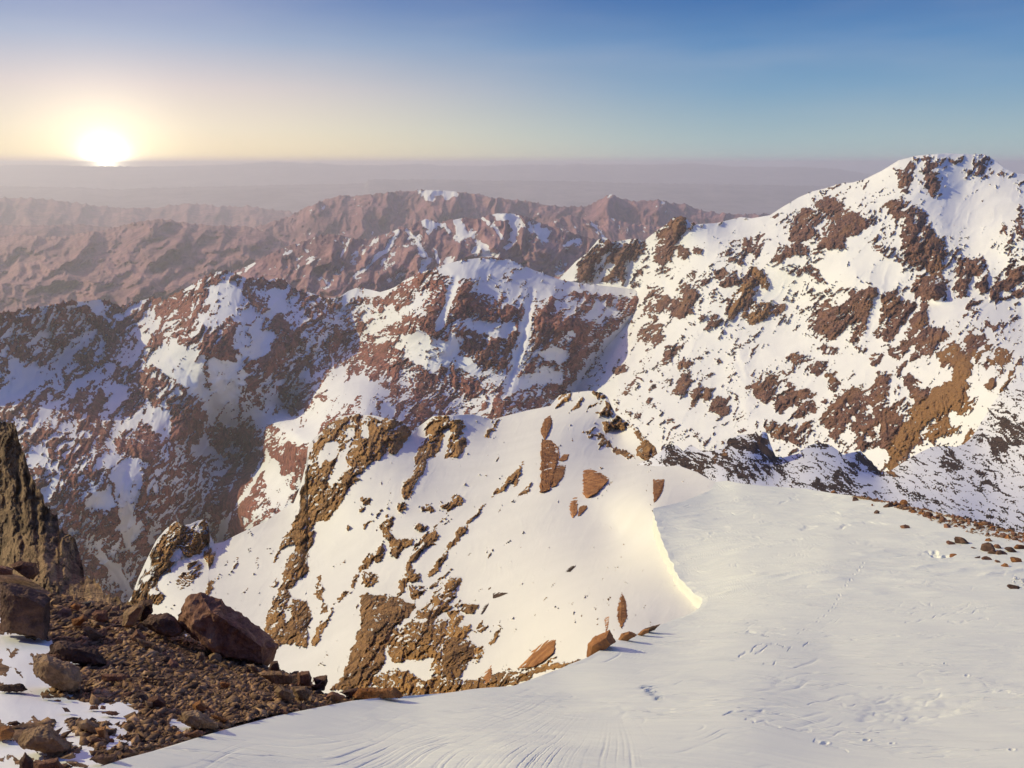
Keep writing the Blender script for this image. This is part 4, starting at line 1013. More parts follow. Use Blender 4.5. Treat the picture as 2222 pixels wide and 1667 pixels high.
M_snow = bpy.data.materials.new('packed_snow'); M_snow.use_nodes = True
t = NT(M_snow.node_tree)
pos = t.n('ShaderNodeNewGeometry').outputs['Position']
wn = t.n('ShaderNodeTexNoise', {'Vector': pos, 'Scale': 0.12, 'Detail': 3.0})
wv = t.n('ShaderNodeVectorMath', {0: pos, 1: t.n('ShaderNodeVectorMath', {0: wn.outputs[1], 1: (5.0, 5.0, 0.0)}, operation='MULTIPLY').outputs[0]}, operation='ADD').outputs[0]
st = t.noise(t.n('ShaderNodeMapping', {0: wv, 'Scale': (0.35, 2.6, 1.0), 'Rotation': (0, 0, R(8))}), 1.0, 6, 0.62)
gr = t.noise(pos, 26.0, 3, 0.7)
big = t.noise(pos, 0.16, 3, 0.5)
lip = t.mr(t.noise(t.n('ShaderNodeMapping', {0: wv, 'Scale': (0.22, 1.1, 1.0), 'Rotation': (0, 0, R(-6))}), 1.0, 4, 0.6, 0.4), 0.50, 0.53)
base = t.mix(t.mr(st, 0.35, 0.7), (0.84, 0.86, 0.76, 1), (0.78, 0.80, 0.73, 1))
base = t.mix(t.mr(gr, 0.55, 0.8, 0, 0.25), base, (0.74, 0.75, 0.76, 1))
hgt = t.math('ADD', t.math('MULTIPLY', st, 0.05), t.math('ADD', t.math('MULTIPLY', gr, 0.004), t.math('MULTIPLY', t.math('MULTIPLY', lip, t.mr(big, 0.42, 0.58)), 0.06)))
b = t.n('ShaderNodeBump', {'Strength': 0.55, 'Distance': 1.0, 'Height': hgt})
bs = t.n('ShaderNodeBsdfPrincipled', {'Base Color': base, 'Roughness': 0.6, 'Normal': b})
bs.inputs['Specular IOR Level'].default_value = 0.3
t.n('ShaderNodeOutputMaterial', {0: bs})
new_obj('snow_field', grid_mesh('snow_field', V2), M_snow, 'structure')

# ---- the steep sunlit slope below the cornice, with ochre crags
n_crest = [(270, 1320), (285, 1295), (300, 1255), (318, 1215), (339, 1173), (358, 1150), (380, 1131), (395, 1140), (412, 1138), (428, 1130), (444, 1127), (452, 1135), (454, 1156), (465, 1180), (485, 1176), (509, 1163), (540, 1148), (576, 1132), (600, 1115), (620, 1102), (637, 1092), (651, 1058),
           (665, 1003), (668, 970), (682, 950), (699, 936), (713, 919), (740, 904), (767, 899), (808, 901), (841, 908), (869, 913), (880, 922), (889, 930), (893, 945), (899, 938), (906, 928), (923, 915), (940, 903), (974, 901), (1025, 899), (1050, 905), (1069, 911), (1092, 904), (1143, 891), (1194, 881), (1205, 868), (1214, 858),
           (1225, 855), (1242, 852), (1279, 848), (1307, 852), (1319, 862), (1327, 882), (1337, 899), (1362, 917), (1387, 934), (1399, 949), (1411, 962), (1424, 974), (1429, 994), (1449, 1006), (1474, 1011), (1511, 1024), (1540, 1040), (1590, 1060), (1640, 1090)]
n_bot = [(270, 1440), (400, 1500), (600, 1560), (900, 1570), (1100, 1560), (1300, 1500), (1500, 1420), (1640, 1400)]
n_ctrl = [(270, 1330, 290), (300, 1255, 310), (339, 1173, 330), (444, 1127, 340), (465, 1180, 330), (576, 1132, 345), (637, 1092, 360), (665, 1003, 390), (715, 919, 460), (808, 901, 440), (880, 920, 420), (906, 928, 460), (974, 901, 440), (1069, 911, 470), (1143, 891, 480), (1214, 860, 490), (1279, 848, 470), (1330, 890, 420), (1399, 949, 330),
          (1429, 994, 265), (1474, 1011, 225), (1546, 1046, 165), (1417, 1108, 124), (1441, 1190, 95), (1480, 1262, 70), (1515, 1306, 57), (1431, 1352, 47), (1334, 1386, 42), (1250, 1430, 45), (1185, 1460, 50), (1100, 1490, 58), (1000, 1510, 66), (850, 1520, 80), (700, 1500, 100), (600, 1450, 135), (400, 1350, 215),
          (1340, 1150, 150), (1300, 1050, 225), (1250, 1200, 130), (1200, 1300, 90), (1100, 1350, 95), (1000, 1300, 135), (1185, 1000, 290), (1000, 1150, 210), (850, 1100, 260), (820, 1250, 190), (700, 1250, 225), (550, 1250, 265), (740, 1080, 300), (900, 1000, 340), (800, 1400, 115), (950, 1400, 95), (640, 1350, 180), (1600, 1200, 90), (1350, 950, 380)]
nr = parse((550, 840, 2.949), '''
0.9 52 .7;480,300 430,420 400,520|0.95 60 .7;370,620 340,720 300,840|0.9 44 .6;440,620 460,700|0.85 46 .7;720,270 670,400 640,500|0.9 50 .8;900,260 860,220|0.7 34;760,340|0.7 22;260,920 190,1010|0.6 20;560,260 540,330
-1 30 0;470,370 430,470|-1 22 0;540,520 500,600|0.95 48 .9;1230,230 1150,310 1110,420|0.85 34 .8;1310,300 1320,380|0.8 26;1070,510|0.8 34;1000,600 990,680|0.7 26;950,770|0.6 14;900,790 860,830|-1 22 0;1240,310 1200,360
0.9 36 .8;310,980 270,1100 240,1200 200,1320|0.9 52 .7;130,1500 110,1570|0.8 46 .6;270,1420 300,1560|0.7 20;350,1200|0.75 20;420,1250 430,1380|0.7 14;560,1340 500,1430 460,1520|0.8 26;400,1560|0.5 8;570,1310 680,1200|0.6 12;130,1270
0.9 30 1;870,850 860,950|0.9 30 .9;810,1050 740,1120 690,1200 640,1260|0.8 40 .8;960,960 1080,960 1150,940|0.7 26;1050,900|0.5 26;1120,770|0.6 14;1230,760|0.85 32;1310,700 1290,750|-0.9 30;960,900 990,860|-1 26 -.5;880,1100 850,1220|0.85 18 .8;905,1040 920,1090
0.85 30;1070,1050 1000,1180 960,1290|0.85 16;1350,900 1280,1000 1230,1090 1130,1210|0.7 12;1250,1170 1180,1250|0.7 7;1490,745 1370,870|0.75 11;1580,620 1640,570 1690,510|0.7 10;1550,680 1530,700|0.8 13;1770,610 1720,670 1680,720
0.9 50 .7;1290,1240 1250,1330 1150,1400|0.95 84 .6;1010,1560 900,1650|0.95 74 .8;790,1420 770,1600|0.85 56;890,1400 960,1400|0.7 34;1050,1300|0.75 22;1380,1410 1300,1450|0.75 24;1460,1530|0.85 40 .7;1290,1500 1270,1600|0.7 12;1480,1410|0.7 18;1550,1590|-0.9 22 -.3;1080,1490|-1 26;1230,1460
0.7 20;720,740 740,730|0.6 8;770,620 730,700|0.7 16;610,880 605,920|0.7 9;1385,1035 1370,1055|0.6 16;2010,450|0.4 30;1300,160 1400,180 1500,210|0.6 16;1500,300 1560,250|0.7 12;1770,150 1790,180|0.8 26 .8 .9;1990,60 1950,110|0.6 9;860,770 700,900
0.5 7;880,760 1000,720|0.6 10;1180,1000 1270,940|0.55 26;1000,1000|0.5 20;720,1260|0.5 8;480,1050 380,1150|0.6 16;480,1070|0.5 14;800,1220 780,1250|0.5 24;950,1190|-1 20;1040,1190 1130,1080''')
nr += parse((0, 800, 2.949), '''
0.85 46 .8;1150,1010 1130,1090|0.9 56 .8;1270,1060 1230,1170|0.8 44 .7;1090,1190 1010,1300|0.75 44 .6;930,1420 1010,1450|0.6 24;1340,1190 1340,1230|0.15 50 0;1250,1280 1180,1370|0.6 50 .5;1010,1240 960,1340|0.6 50 .5;1180,1170 1130,1230|0.6 40 .5;880,1460 940,1480|0.75 12;1515,1220 1490,1270|0.7 7;1570,1410 1530,1450|0.7 6;1780,1180 1740,1240|0.7 12;1370,1350 1310,1420
-1 26;1100,1240 1050,1160|-1 20;950,1340 980,1320|0.6 8;1620,1240|0.55 6;1460,1500 1430,1530|0.6 8;1760,1360''')
nr += parse((600, 1250, 2.458), '''
1.2 56 1.2 0;520,180 490,330 430,450|1.2 46 1.2 0;640,180 600,330|1.1 56 .8 .1;370,560 460,520|1.0 40 .6 .1;560,420 540,480|0.9 54 .6;780,250 700,370 640,420|0.9 44 .6;900,70 850,160|0.9 50 .9;970,400 960,480|0.85 34;560,550 700,560 790,560|0.85 32;880,570 1000,580 1100,570 1240,550|0.7 18;1300,510 1400,490 1500,480 1610,458
0.8 22;1125,510 1110,540|0.7 12;1165,310 1130,380|0.8 22;1080,280|0.8 16 1 .9;1840,130 1845,190 1840,250|0.7 7;1755,240 1762,280|-1 26 0;820,450 760,460|-1 16;650,470|0.8 30;850,450 830,490|0.85 40;1060,380 1090,410|0.8 30 .7 .9;960,170 930,250|-1 40;1240,300 1180,200''')
nr += parse((1200, 800, 4.02), '''
0.85 32 .9;370,220 440,240 470,330|0.6 26;400,390|0.85 36 .9;560,440 640,480|0.9 34 1;740,560 820,680 860,760|0.6 24;450,530|0.7 18;560,690 680,740|0.6 12;230,290 200,340|0.7 10;80,230 50,300|0.75 22 .8;440,600 300,580|0.8 22 .9;480,640 560,680|0.8 26;940,790|-1 26;640,570 560,540|-1 20;680,640
0.7 16 .5;1470,925 1510,950''')
nRibs = parse((550, 840, 2.949), '''
9 60 1.0;520,230 420,480 330,760 290,1000 200,1300 100,1550|9 50 1.0;860,220 700,420 620,560|9 50 1.0;1250,200 1120,400 1000,650 960,780|9 40 .9;870,830 860,980 700,1180|9 50 .9;1150,920 1030,1180 950,1350|9 60 1.1;1290,1240 1130,1430 960,1560|9 60 1.2;820,1330 760,1600
9 60 -.7;600,560 480,850 380,1000|9 60 -.6;900,420 800,650 600,950|9 50 -.5;640,1250 500,1600|9 120 .7;2150,560 1700,900 1400,1200''')
nRibs += parse((0, 800, 2.949), '''9 70 .9;1180,1000 1100,1200 950,1420|9 60 -.5;1380,1180 1100,1500''')
X, Y = top_grid(n_crest, n_bot, 270, 1640, 1.4)
n_D = depth_field(n_ctrl)
D0 = n_D(X, Y)
D0 = D0 - split_ribs(nRibs)(X, Y) * D0 / F * 0.6


def under_plateau(x, y):
    inside = in_plateau(x, y, 0)
    yy = np.maximum(y, 1043.5)
    l = np.interp(yy, pl_edge[:, 0], pl_edge[:, 1])
    far_in = sstep(-10, 60, x - l) * (y > 1038)
    return np.where(far_in > 0, pl_D(np.maximum(x, l), yy) * (1.0 + 0.02 * (far_in > 0) + 0.12 * far_in), 0)


def bulge(x, y):
    l = np.interp(x, [900, 1000, 1085, 1200, 1310, 1420], [1400, 1330, 1291, 1240, 1190, 1108])
    return 7 * sstep(0, 16, y - l) * sstep(930, 1020, x) * sstep(1440, 1400, x)


relief('sunlit_snow_slope', X, Y, D0, M_near, [q for q in nr if abs(q[0]) <= 0.3], polys=poly_strokes(POLY_NEAR), extraH=bulge, fab=57, bias=-1.15, seed=91, amp=(4.0, 12, 11, 5.5), wl=(120, 40, 13, 5), k_curv=0.45, tint0=0.35, crest_jag=2, relief_k=1.7, kl=0.8, aniso=2.4, snowrel=2.2, clampD=under_plateau, sawk=2.0, snow_smooth=0.22, nz=(.45, .5, .5), warp=16)

# ---- wind-scoured saddle between the snowfield and the right mountain
w_crest = [(1380, 1010), (1410, 996), (1434, 980), (1449, 966), (1469, 967), (1483, 979), (1498, 964), (1518, 977), (1538, 980), (1566, 974), (1581, 954), (1595, 948), (1608, 943), (1633, 944), (1640, 938), (1648, 946), (1655, 936), (1664, 940), (1672, 964), (1682, 990), (1700, 993), (1732, 984), (1752, 968),
           (1775, 960), (1800, 966), (1814, 974), (1829, 987), (1848, 982), (1867, 979), (1880, 992), (1892, 1003), (1903, 1018), (1911, 1025), (1930, 1023), (1950, 1010), (1974, 994), (2000, 980), (2022, 970), (2050, 968), (2071, 970), (2090, 965), (2106, 952), (2120, 932), (2138, 903), (2156, 872), (2186, 838), (2222, 803), (2300, 770)]
w_bot = [(1380, 1100), (1560, 1130), (1800, 1160), (2000, 1200), (2300, 1260)]
w_ctrl = [(1380, 1010, 260), (1434, 980, 265), (1500, 970, 270), (1608, 943, 285), (1660, 940, 280), (1690, 990, 280), (1775, 960, 330), (1850, 985, 330), (1911, 1025, 330), (1974, 994, 370), (2050, 968, 420), (2124, 945, 470), (2168, 853, 560), (2222, 803, 620), (2300, 770, 660),
          (1560, 1040, 178), (1648, 1054, 165), (1750, 1061, 158), (1877, 1079, 150), (1974, 1100, 140), (2071, 1120, 132), (2222, 1159, 120), (2300, 1180, 115), (1620, 1000, 220), (1800, 1020, 230), (2000, 1040, 260), (2150, 1050, 240), (2222, 1000, 300), (2222, 900, 450), (1600, 1150, 120), (2000, 1220, 95), (3000, 760, 700), (3000, 1260, 110)]
wr = parse((1150, 800, 2.063), '''
0.42 50;640,380 700,410 760,420|0.3 50 .2;900,430 960,460|0.5 50;920,340 990,330|0.8 26 1.3 .6;1045,310 1060,370|0.75 18 1 .5;825,400|0.7 14 .9 .8;870,380|0.35 40;1230,360 1290,350|0.25 50 0;1000,430 1120,440|0.6 20;1460,385 1510,410 1550,450|0.2 50 0;1430,470 1380,500
0.35 30 0;1860,400 1900,440|0.2 50 .1;2130,240 2180,280|0.3 40 .1;2100,350 2180,300|0.4 24 .2;1815,310 1850,330|0.7 16 .8 .8;1590,455 1630,465|-0.6 40 0;1700,500 1950,600|-0.5 40 0;1250,400 1330,390 1180,450|0.0 40 0;1300,520 1450,540|-0.5 30;2100,600|-0.3 50 0;2050,420 2000,520''')
X, Y = top_grid(w_crest, w_bot, 1380, 2300, 1.4, X1=3000)
D0 = depth_field(w_ctrl)(X, Y)
def under_pl2(x, y):
    r = np.interp(y, pl_right[:, 0], pl_right[:, 1])
    deep = np.clip((r - x) / 60, 0, 1) * (y > 1043.5)
    return np.where((y > 1043.5) & (x < r + 40), pl_D(np.minimum(x, r), y) * (1.03 + 0.2 * deep), 0)
relief('scoured_snow_saddle', X, Y, D0, M_scour, wr, fab=-28, bias=-0.55, vs=0.7, rgrow=1.0, sawk=0.2, kl=0.6, seed=111, amp=(4, 2.6, 1.3, 0.9), wl=(140, 40, 10, 5), k_curv=0.35, tint0=0.1, crest_jag=1.6, fallr=4.0, relief_k=0.35, aniso=2.6, clampD=under_pl2, nz=(.3, .6, .8), snow_smooth=0.6)
# ------------------------------------------------------------ left foreground: rubble ground, crag, boulders
M_rub = terrain_mat('rubble_and_snow', 1 / 0.035, (0.12, 0.072, 0.045), (0.32, 0.19, 0.11), (0.44, 0.28, 0.16), snow=(0.80, 0.81, 0.84), bump=0.5, grain=0.35, snow_bump=0.5)
M_crag = terrain_mat('brown_crag_rock', 1 / 0.12, (0.17, 0.11, 0.06), (0.40, 0.26, 0.14), (0.50, 0.31, 0.14), bump=0.6, grain=0.1)
g_crest = [(-80, 1225), (0, 1236), (60, 1255), (120, 1292), (200, 1305), (285, 1320), (380, 1350), (440, 1385), (500, 1420), (560, 1442), (600, 1452), (640, 1466), (690, 1490), (705, 1508), (720, 1513), (800, 1512), (870, 1512), (940, 1530)]
g_ctrl = [(-80, 1225, 31), (0, 1236, 30), (120, 1290, 27.5), (285, 1320, 25.5), (400, 1355, 24), (500, 1420, 21.5), (600, 1452, 19.5), (700, 1505, 17.6), (860, 1512, 17.6), (475, 1587, 11.35), (339, 1628, 9.6), (220, 1667, 8.15), (0, 1667, 8.6), (0, 1500, 13), (200, 1500, 13.6), (100, 1400, 18.5), (300, 1400, 18.5),
          (500, 1500, 15), (600, 1540, 13.6), (681, 1538, 14.6), (100, 1600, 10), (0, 1800, 6.4), (250, 1560, 11.3), (400, 1800, 6.4), (900, 1800, 7), (-80, 1400, 19), (-800, 1200, 33), (-800, 1667, 9.5), (-800, 2400, 3.2), (0, 2400, 3.1), (900, 2400, 3.6)]
sn = parse((0, 1200, 5.53), '''
-1 110 .10;0,1060 200,1050 330,1120 470,1130|-1 60 .1;600,1100 520,1180|-1 90 .10;0,1250 200,1320 300,1240|-1 80 .1;330,1400 350,1500|-1 60;150,1460 300,1560 480,1600|-1 22;860,1325 960,1330|-1 30;0,790''')
sn += parse((0, 1450, 5.53), '''
-1 120 .06;0,380 300,420 600,450 900,480|-1 100 .06;0,550 400,520 900,560 1300,500 1560,520|-1 60;600,400 850,380|-1 80 .06;700,680 850,800 950,880|-1 80;60,600 150,600|-1 80 .06;0,960 200,1000 500,1050|-1 90;20,1150 120,1200|-1 90 .05;900,850 1050,1000 900,1150 1150,1180
-1 60;1350,740 1480,760|-1 40;1350,860 1480,900 1300,960|-1 40;1560,920|-1 60;1350,620 1500,600|-1 60;2100,680 2200,720|-1 50;700,1120 850,1150|-1 120;200,180 450,200|-1 60;20,120 100,160|-1 40;600,230''')
sn += parse((350, 1250, 4.74), '''-1 30;110,1510 200,1560 280,1580|-1 12;250,610''')
X, Y = top_grid(g_crest, [(-80, 2450), (940, 2450)], -80, 940, 1.5, X0=-800, ybreak=1700)
D0 = depth_field(g_ctrl)(X, Y)
def under_pl3(x, y):
    l = np.interp(y, pl_edge[:, 0], pl_edge[:, 1])
    ins = (x > l - 25) & (y > 1500)
    d = pl_D(np.maximum(x, l), np.maximum(y, 1043.5))
    return np.where(ins, d * (1.012 + 0.06 * sstep(0, 50, x - l)), 0)
gob, gsurf = relief('rubble_ground', X, Y, D0, M_rub, sn, fab=10, bias=0.9, sawk=0.12, seed=131, amp=(7, 6, 1.2, 0.9), wl=(120, 45, 15, 6), k_curv=0.0, tint0=0.1, crest_jag=0.0, relief_k=0.5, aniso=1.4, clampD=under_pl3, nz=(.3, .35, .4), snow_smooth=0.35, sky=0.02)


def ground_D(s_, px, py):
    X_, Y_, D_ = s_['X'], s_['Y'], s_['D']
    xs_ = X_[0]
    i = int(np.clip(np.searchsorted(xs_, px), 1, len(xs_) - 1))
    j = int(np.clip(np.searchsorted(Y_[:, i], py), 0, Y_.shape[0] - 1))
    return float(D_[j, i])


k_crest = [(-80, 880), (-20, 905), (0, 915), (12, 913), (20, 917), (34, 925), (38, 945), (42, 963), (48, 976), (54, 990), (60, 1015), (68, 1037), (80, 1058), (92, 1075), (98, 1100), (125, 1122), (129, 1153), (145, 1157), (159, 1163), (166, 1180), (173, 1200), (179, 1230), (183, 1253), (203, 1258), (215, 1272), (224, 1285), (250, 1300), (281, 1311), (310, 1330)]
k_ctrl = [(-80, 880, 62), (0, 915, 60), (54, 990, 58), (92, 1075, 56), (129, 1153, 54), (181, 1251, 50), (224, 1285, 46), (310, 1330, 42), (0, 1250, 53), (100, 1250, 47), (0, 1100, 58), (200, 1330, 41), (-80, 1350, 58), (100, 1350, 44), (-800, 850, 75), (-800, 1380, 62)]
kr = parse((0, 800, 2.949), '''
1.5 30 1.0;20,420 60,700 90,1000 110,1200|1.5 28 1.0;130,600 170,800 200,1100|1.5 30 .9;260,900 280,1200 300,1350|1.5 20 -.9;110,500 130,900 150,1250|1.5 18 -.9;215,760 240,1100 260,1300|1.5 30 .9;420,1100 430,1300|1.5 18 -.8;350,1060 360,1350|1.5 30 .8;560,1350 600,1450''')
X, Y = top_grid(k_crest, [(-80, 1380), (310, 1380)], -80, 310, 1.3, X0=-800)
relief('crag_face', X, Y, depth_field(k_ctrl)(X, Y), M_crag, kr, fab=84, bias=1.5, sawk=0.6, seed=151, amp=(8, 9, 5.5, 2.5), wl=(80, 28, 11, 4.5), k_curv=0.0, tint0=0.2, crest_jag=6, aniso=2.6, nz=(.2, .2, .2))

M_r1 = rock_mat('red_brown_rock', (0.11, 0.05, 0.036), (0.28, 0.135, 0.082), (0.40, 0.22, 0.13))
M_r2 = rock_mat('tan_brown_rock', (0.15, 0.09, 0.05), (0.36, 0.22, 0.12), (0.48, 0.32, 0.19))
M_r3 = rock_mat('dark_brown_rock', (0.055, 0.033, 0.026), (0.14, 0.08, 0.058), (0.26, 0.15, 0.10))
M_r4 = rock_mat('orange_rock', (0.17, 0.065, 0.026), (0.38, 0.16, 0.055), (0.50, 0.25, 0.10))
M_r5 = rock_mat('grey_rock', (0.10, 0.09, 0.08), (0.22, 0.20, 0.18), (0.36, 0.34, 0.31))
MR = {'r': M_r1, 't': M_r2, 'd': M_r3, 'o': M_r4, 'g': M_r5}
M_rf = {k: rock_mat(n_, *c_, freq=1.1, bump=0.05) for k, n_, c_ in (('o', 'ochre_crag_rock', ((0.20, 0.085, 0.035), (0.44, 0.20, 0.08), (0.56, 0.28, 0.11))), ('d', 'dark_crag_rock', ((0.035, 0.024, 0.02), (0.08, 0.05, 0.035), (0.15, 0.09, 0.055))))}


def rough(bm, size, seed, amt, n_sub):
    rnd = np.random.RandomState(seed)
    for _ in range(n_sub):
        L_ = size * 0.5
        es = [e for e in bm.edges if e.calc_length() > size * 0.045]
        if not es:
            break
        bmesh.ops.subdivide_edges(bm, edges=es, cuts=1)
        bmesh.ops.triangulate(bm, faces=bm.faces[:])
    bm.normal_update()
    co = np.array([v.co[:] for v in bm.verts]); no = np.array([v.normal[:] for v in bm.verts])
    q = co / size * 2.2 + seed * 1.37
    n_ = (perlin(q[:, 0] + q[:, 2] * .7, q[:, 1] - q[:, 2] * .6, seed) + .5 * perlin(q[:, 0] * 2.7 + q[:, 1], q[:, 2] * 2.7, seed + 3) - .45 * np.abs(perlin(q[:, 0] * 4.3 + q[:, 2] * 2, q[:, 1] * 4.1 - q[:, 2] * 3, seed + 9)) + .3 * perlin(q[:, 0] * 7 - q[:, 2] * 3, q[:, 1] * 7 + q[:, 2] * 4, seed + 5)
          + .18 * perlin(q[:, 0] * 17 - q[:, 2] * 9, q[:, 1] * 16 + q[:, 2] * 11, seed + 8))
    co = co + no * (n_ * amt * size)[:, None]
    for v, c in zip(bm.verts, co):
        v.co = c


def hull_rock(outline, D, thick=0.5, seed=1, surf=None, amt=0.055, front=0.62, up=0.0):
    """a boulder with the photographed outline as its middle section and real thickness towards and away from us"""
    pts = np.array(outline, float)
    c = pts.mean(0)
    w_ = max(np.ptp(pts[:, 0]), np.ptp(pts[:, 1]))
    size = w_ * D / F
    hw = min(np.ptp(pts[:, 0]), np.ptp(pts[:, 1])) * D / F
    rnd = np.random.RandomState(seed)
    Df = (lambda q: D) if surf is None else (lambda q: surf(q[:, 0], q[:, 1]) * 0.998)
    mid = P3(pts[:, 0], pts[:, 1], Df(pts))
    fr = c + (pts - c) * (front + 0.18 * rnd.rand(len(pts), 1)) + [0.10 * np.ptp(pts[:, 0]) * (rnd.rand() - .2), (0.10 + up) * np.ptp(pts[:, 1])]
    bk = c + (pts - c) * (0.6 + 0.25 * rnd.rand(len(pts), 1)) + [0, -0.02 * np.ptp(pts[:, 1])]
    t_ = thick * hw
    f3 = P3(fr[:, 0], fr[:, 1], Df(fr) - t_ * (0.8 + 0.4 * rnd.rand(len(pts))))
    b3 = P3(bk[:, 0], bk[:, 1], Df(bk) + t_ * (0.9 + 0.5 * rnd.rand(len(pts))))
    allp = np.concatenate([mid, f3, b3])
    org = allp.mean(0); org[2] = allp[:, 2].min()
    bm = bmesh.new()
    for p in allp - org:
        bm.verts.new(p)
    bmesh.ops.convex_hull(bm, input=bm.verts[:])
    bmesh.ops.delete(bm, geom=[v for v in bm.verts if not v.link_faces], context='VERTS')
    bmesh.ops.triangulate(bm, faces=bm.faces[:])
    bmesh.ops.recalc_face_normals(bm, faces=bm.faces[:])
    rough(bm, size, seed, amt, 5)
    me = bpy.data.meshes.new('boulder')
    bm.to_mesh(me); bm.free()
    return me, org


def place_hull(name, frame, text, D, mat, label, cat='boulder', thick=0.5, seed=1, sink=1.0, group=None, **kw):
    x0, y0, f = frame
    pts = [(x0 + float(a.split(',')[0]) / f, y0 + float(a.split(',')[1]) / f) for a in text.split()]
    me, org = hull_rock(pts, D, thick, seed, **kw)
    me.name = name
    o = new_obj(name, me, mat)
    o.location = org
    o['label'] = label; o['category'] = cat
    if group:
        o['group'] = group
    return o


FA, FB, FC, FD, FE = (0, 1200, 5.53), (0, 1450, 5.53), (350, 1250, 4.74), (600, 1250, 2.458), (1750, 1000, 4.686)
FZ, FY = (550, 840, 2.949), (1200, 800, 4.02)


def gD(frame, x, y):
    return ground_D(gsurf, frame[0] + x / frame[2], frame[1] + y / frame[2])


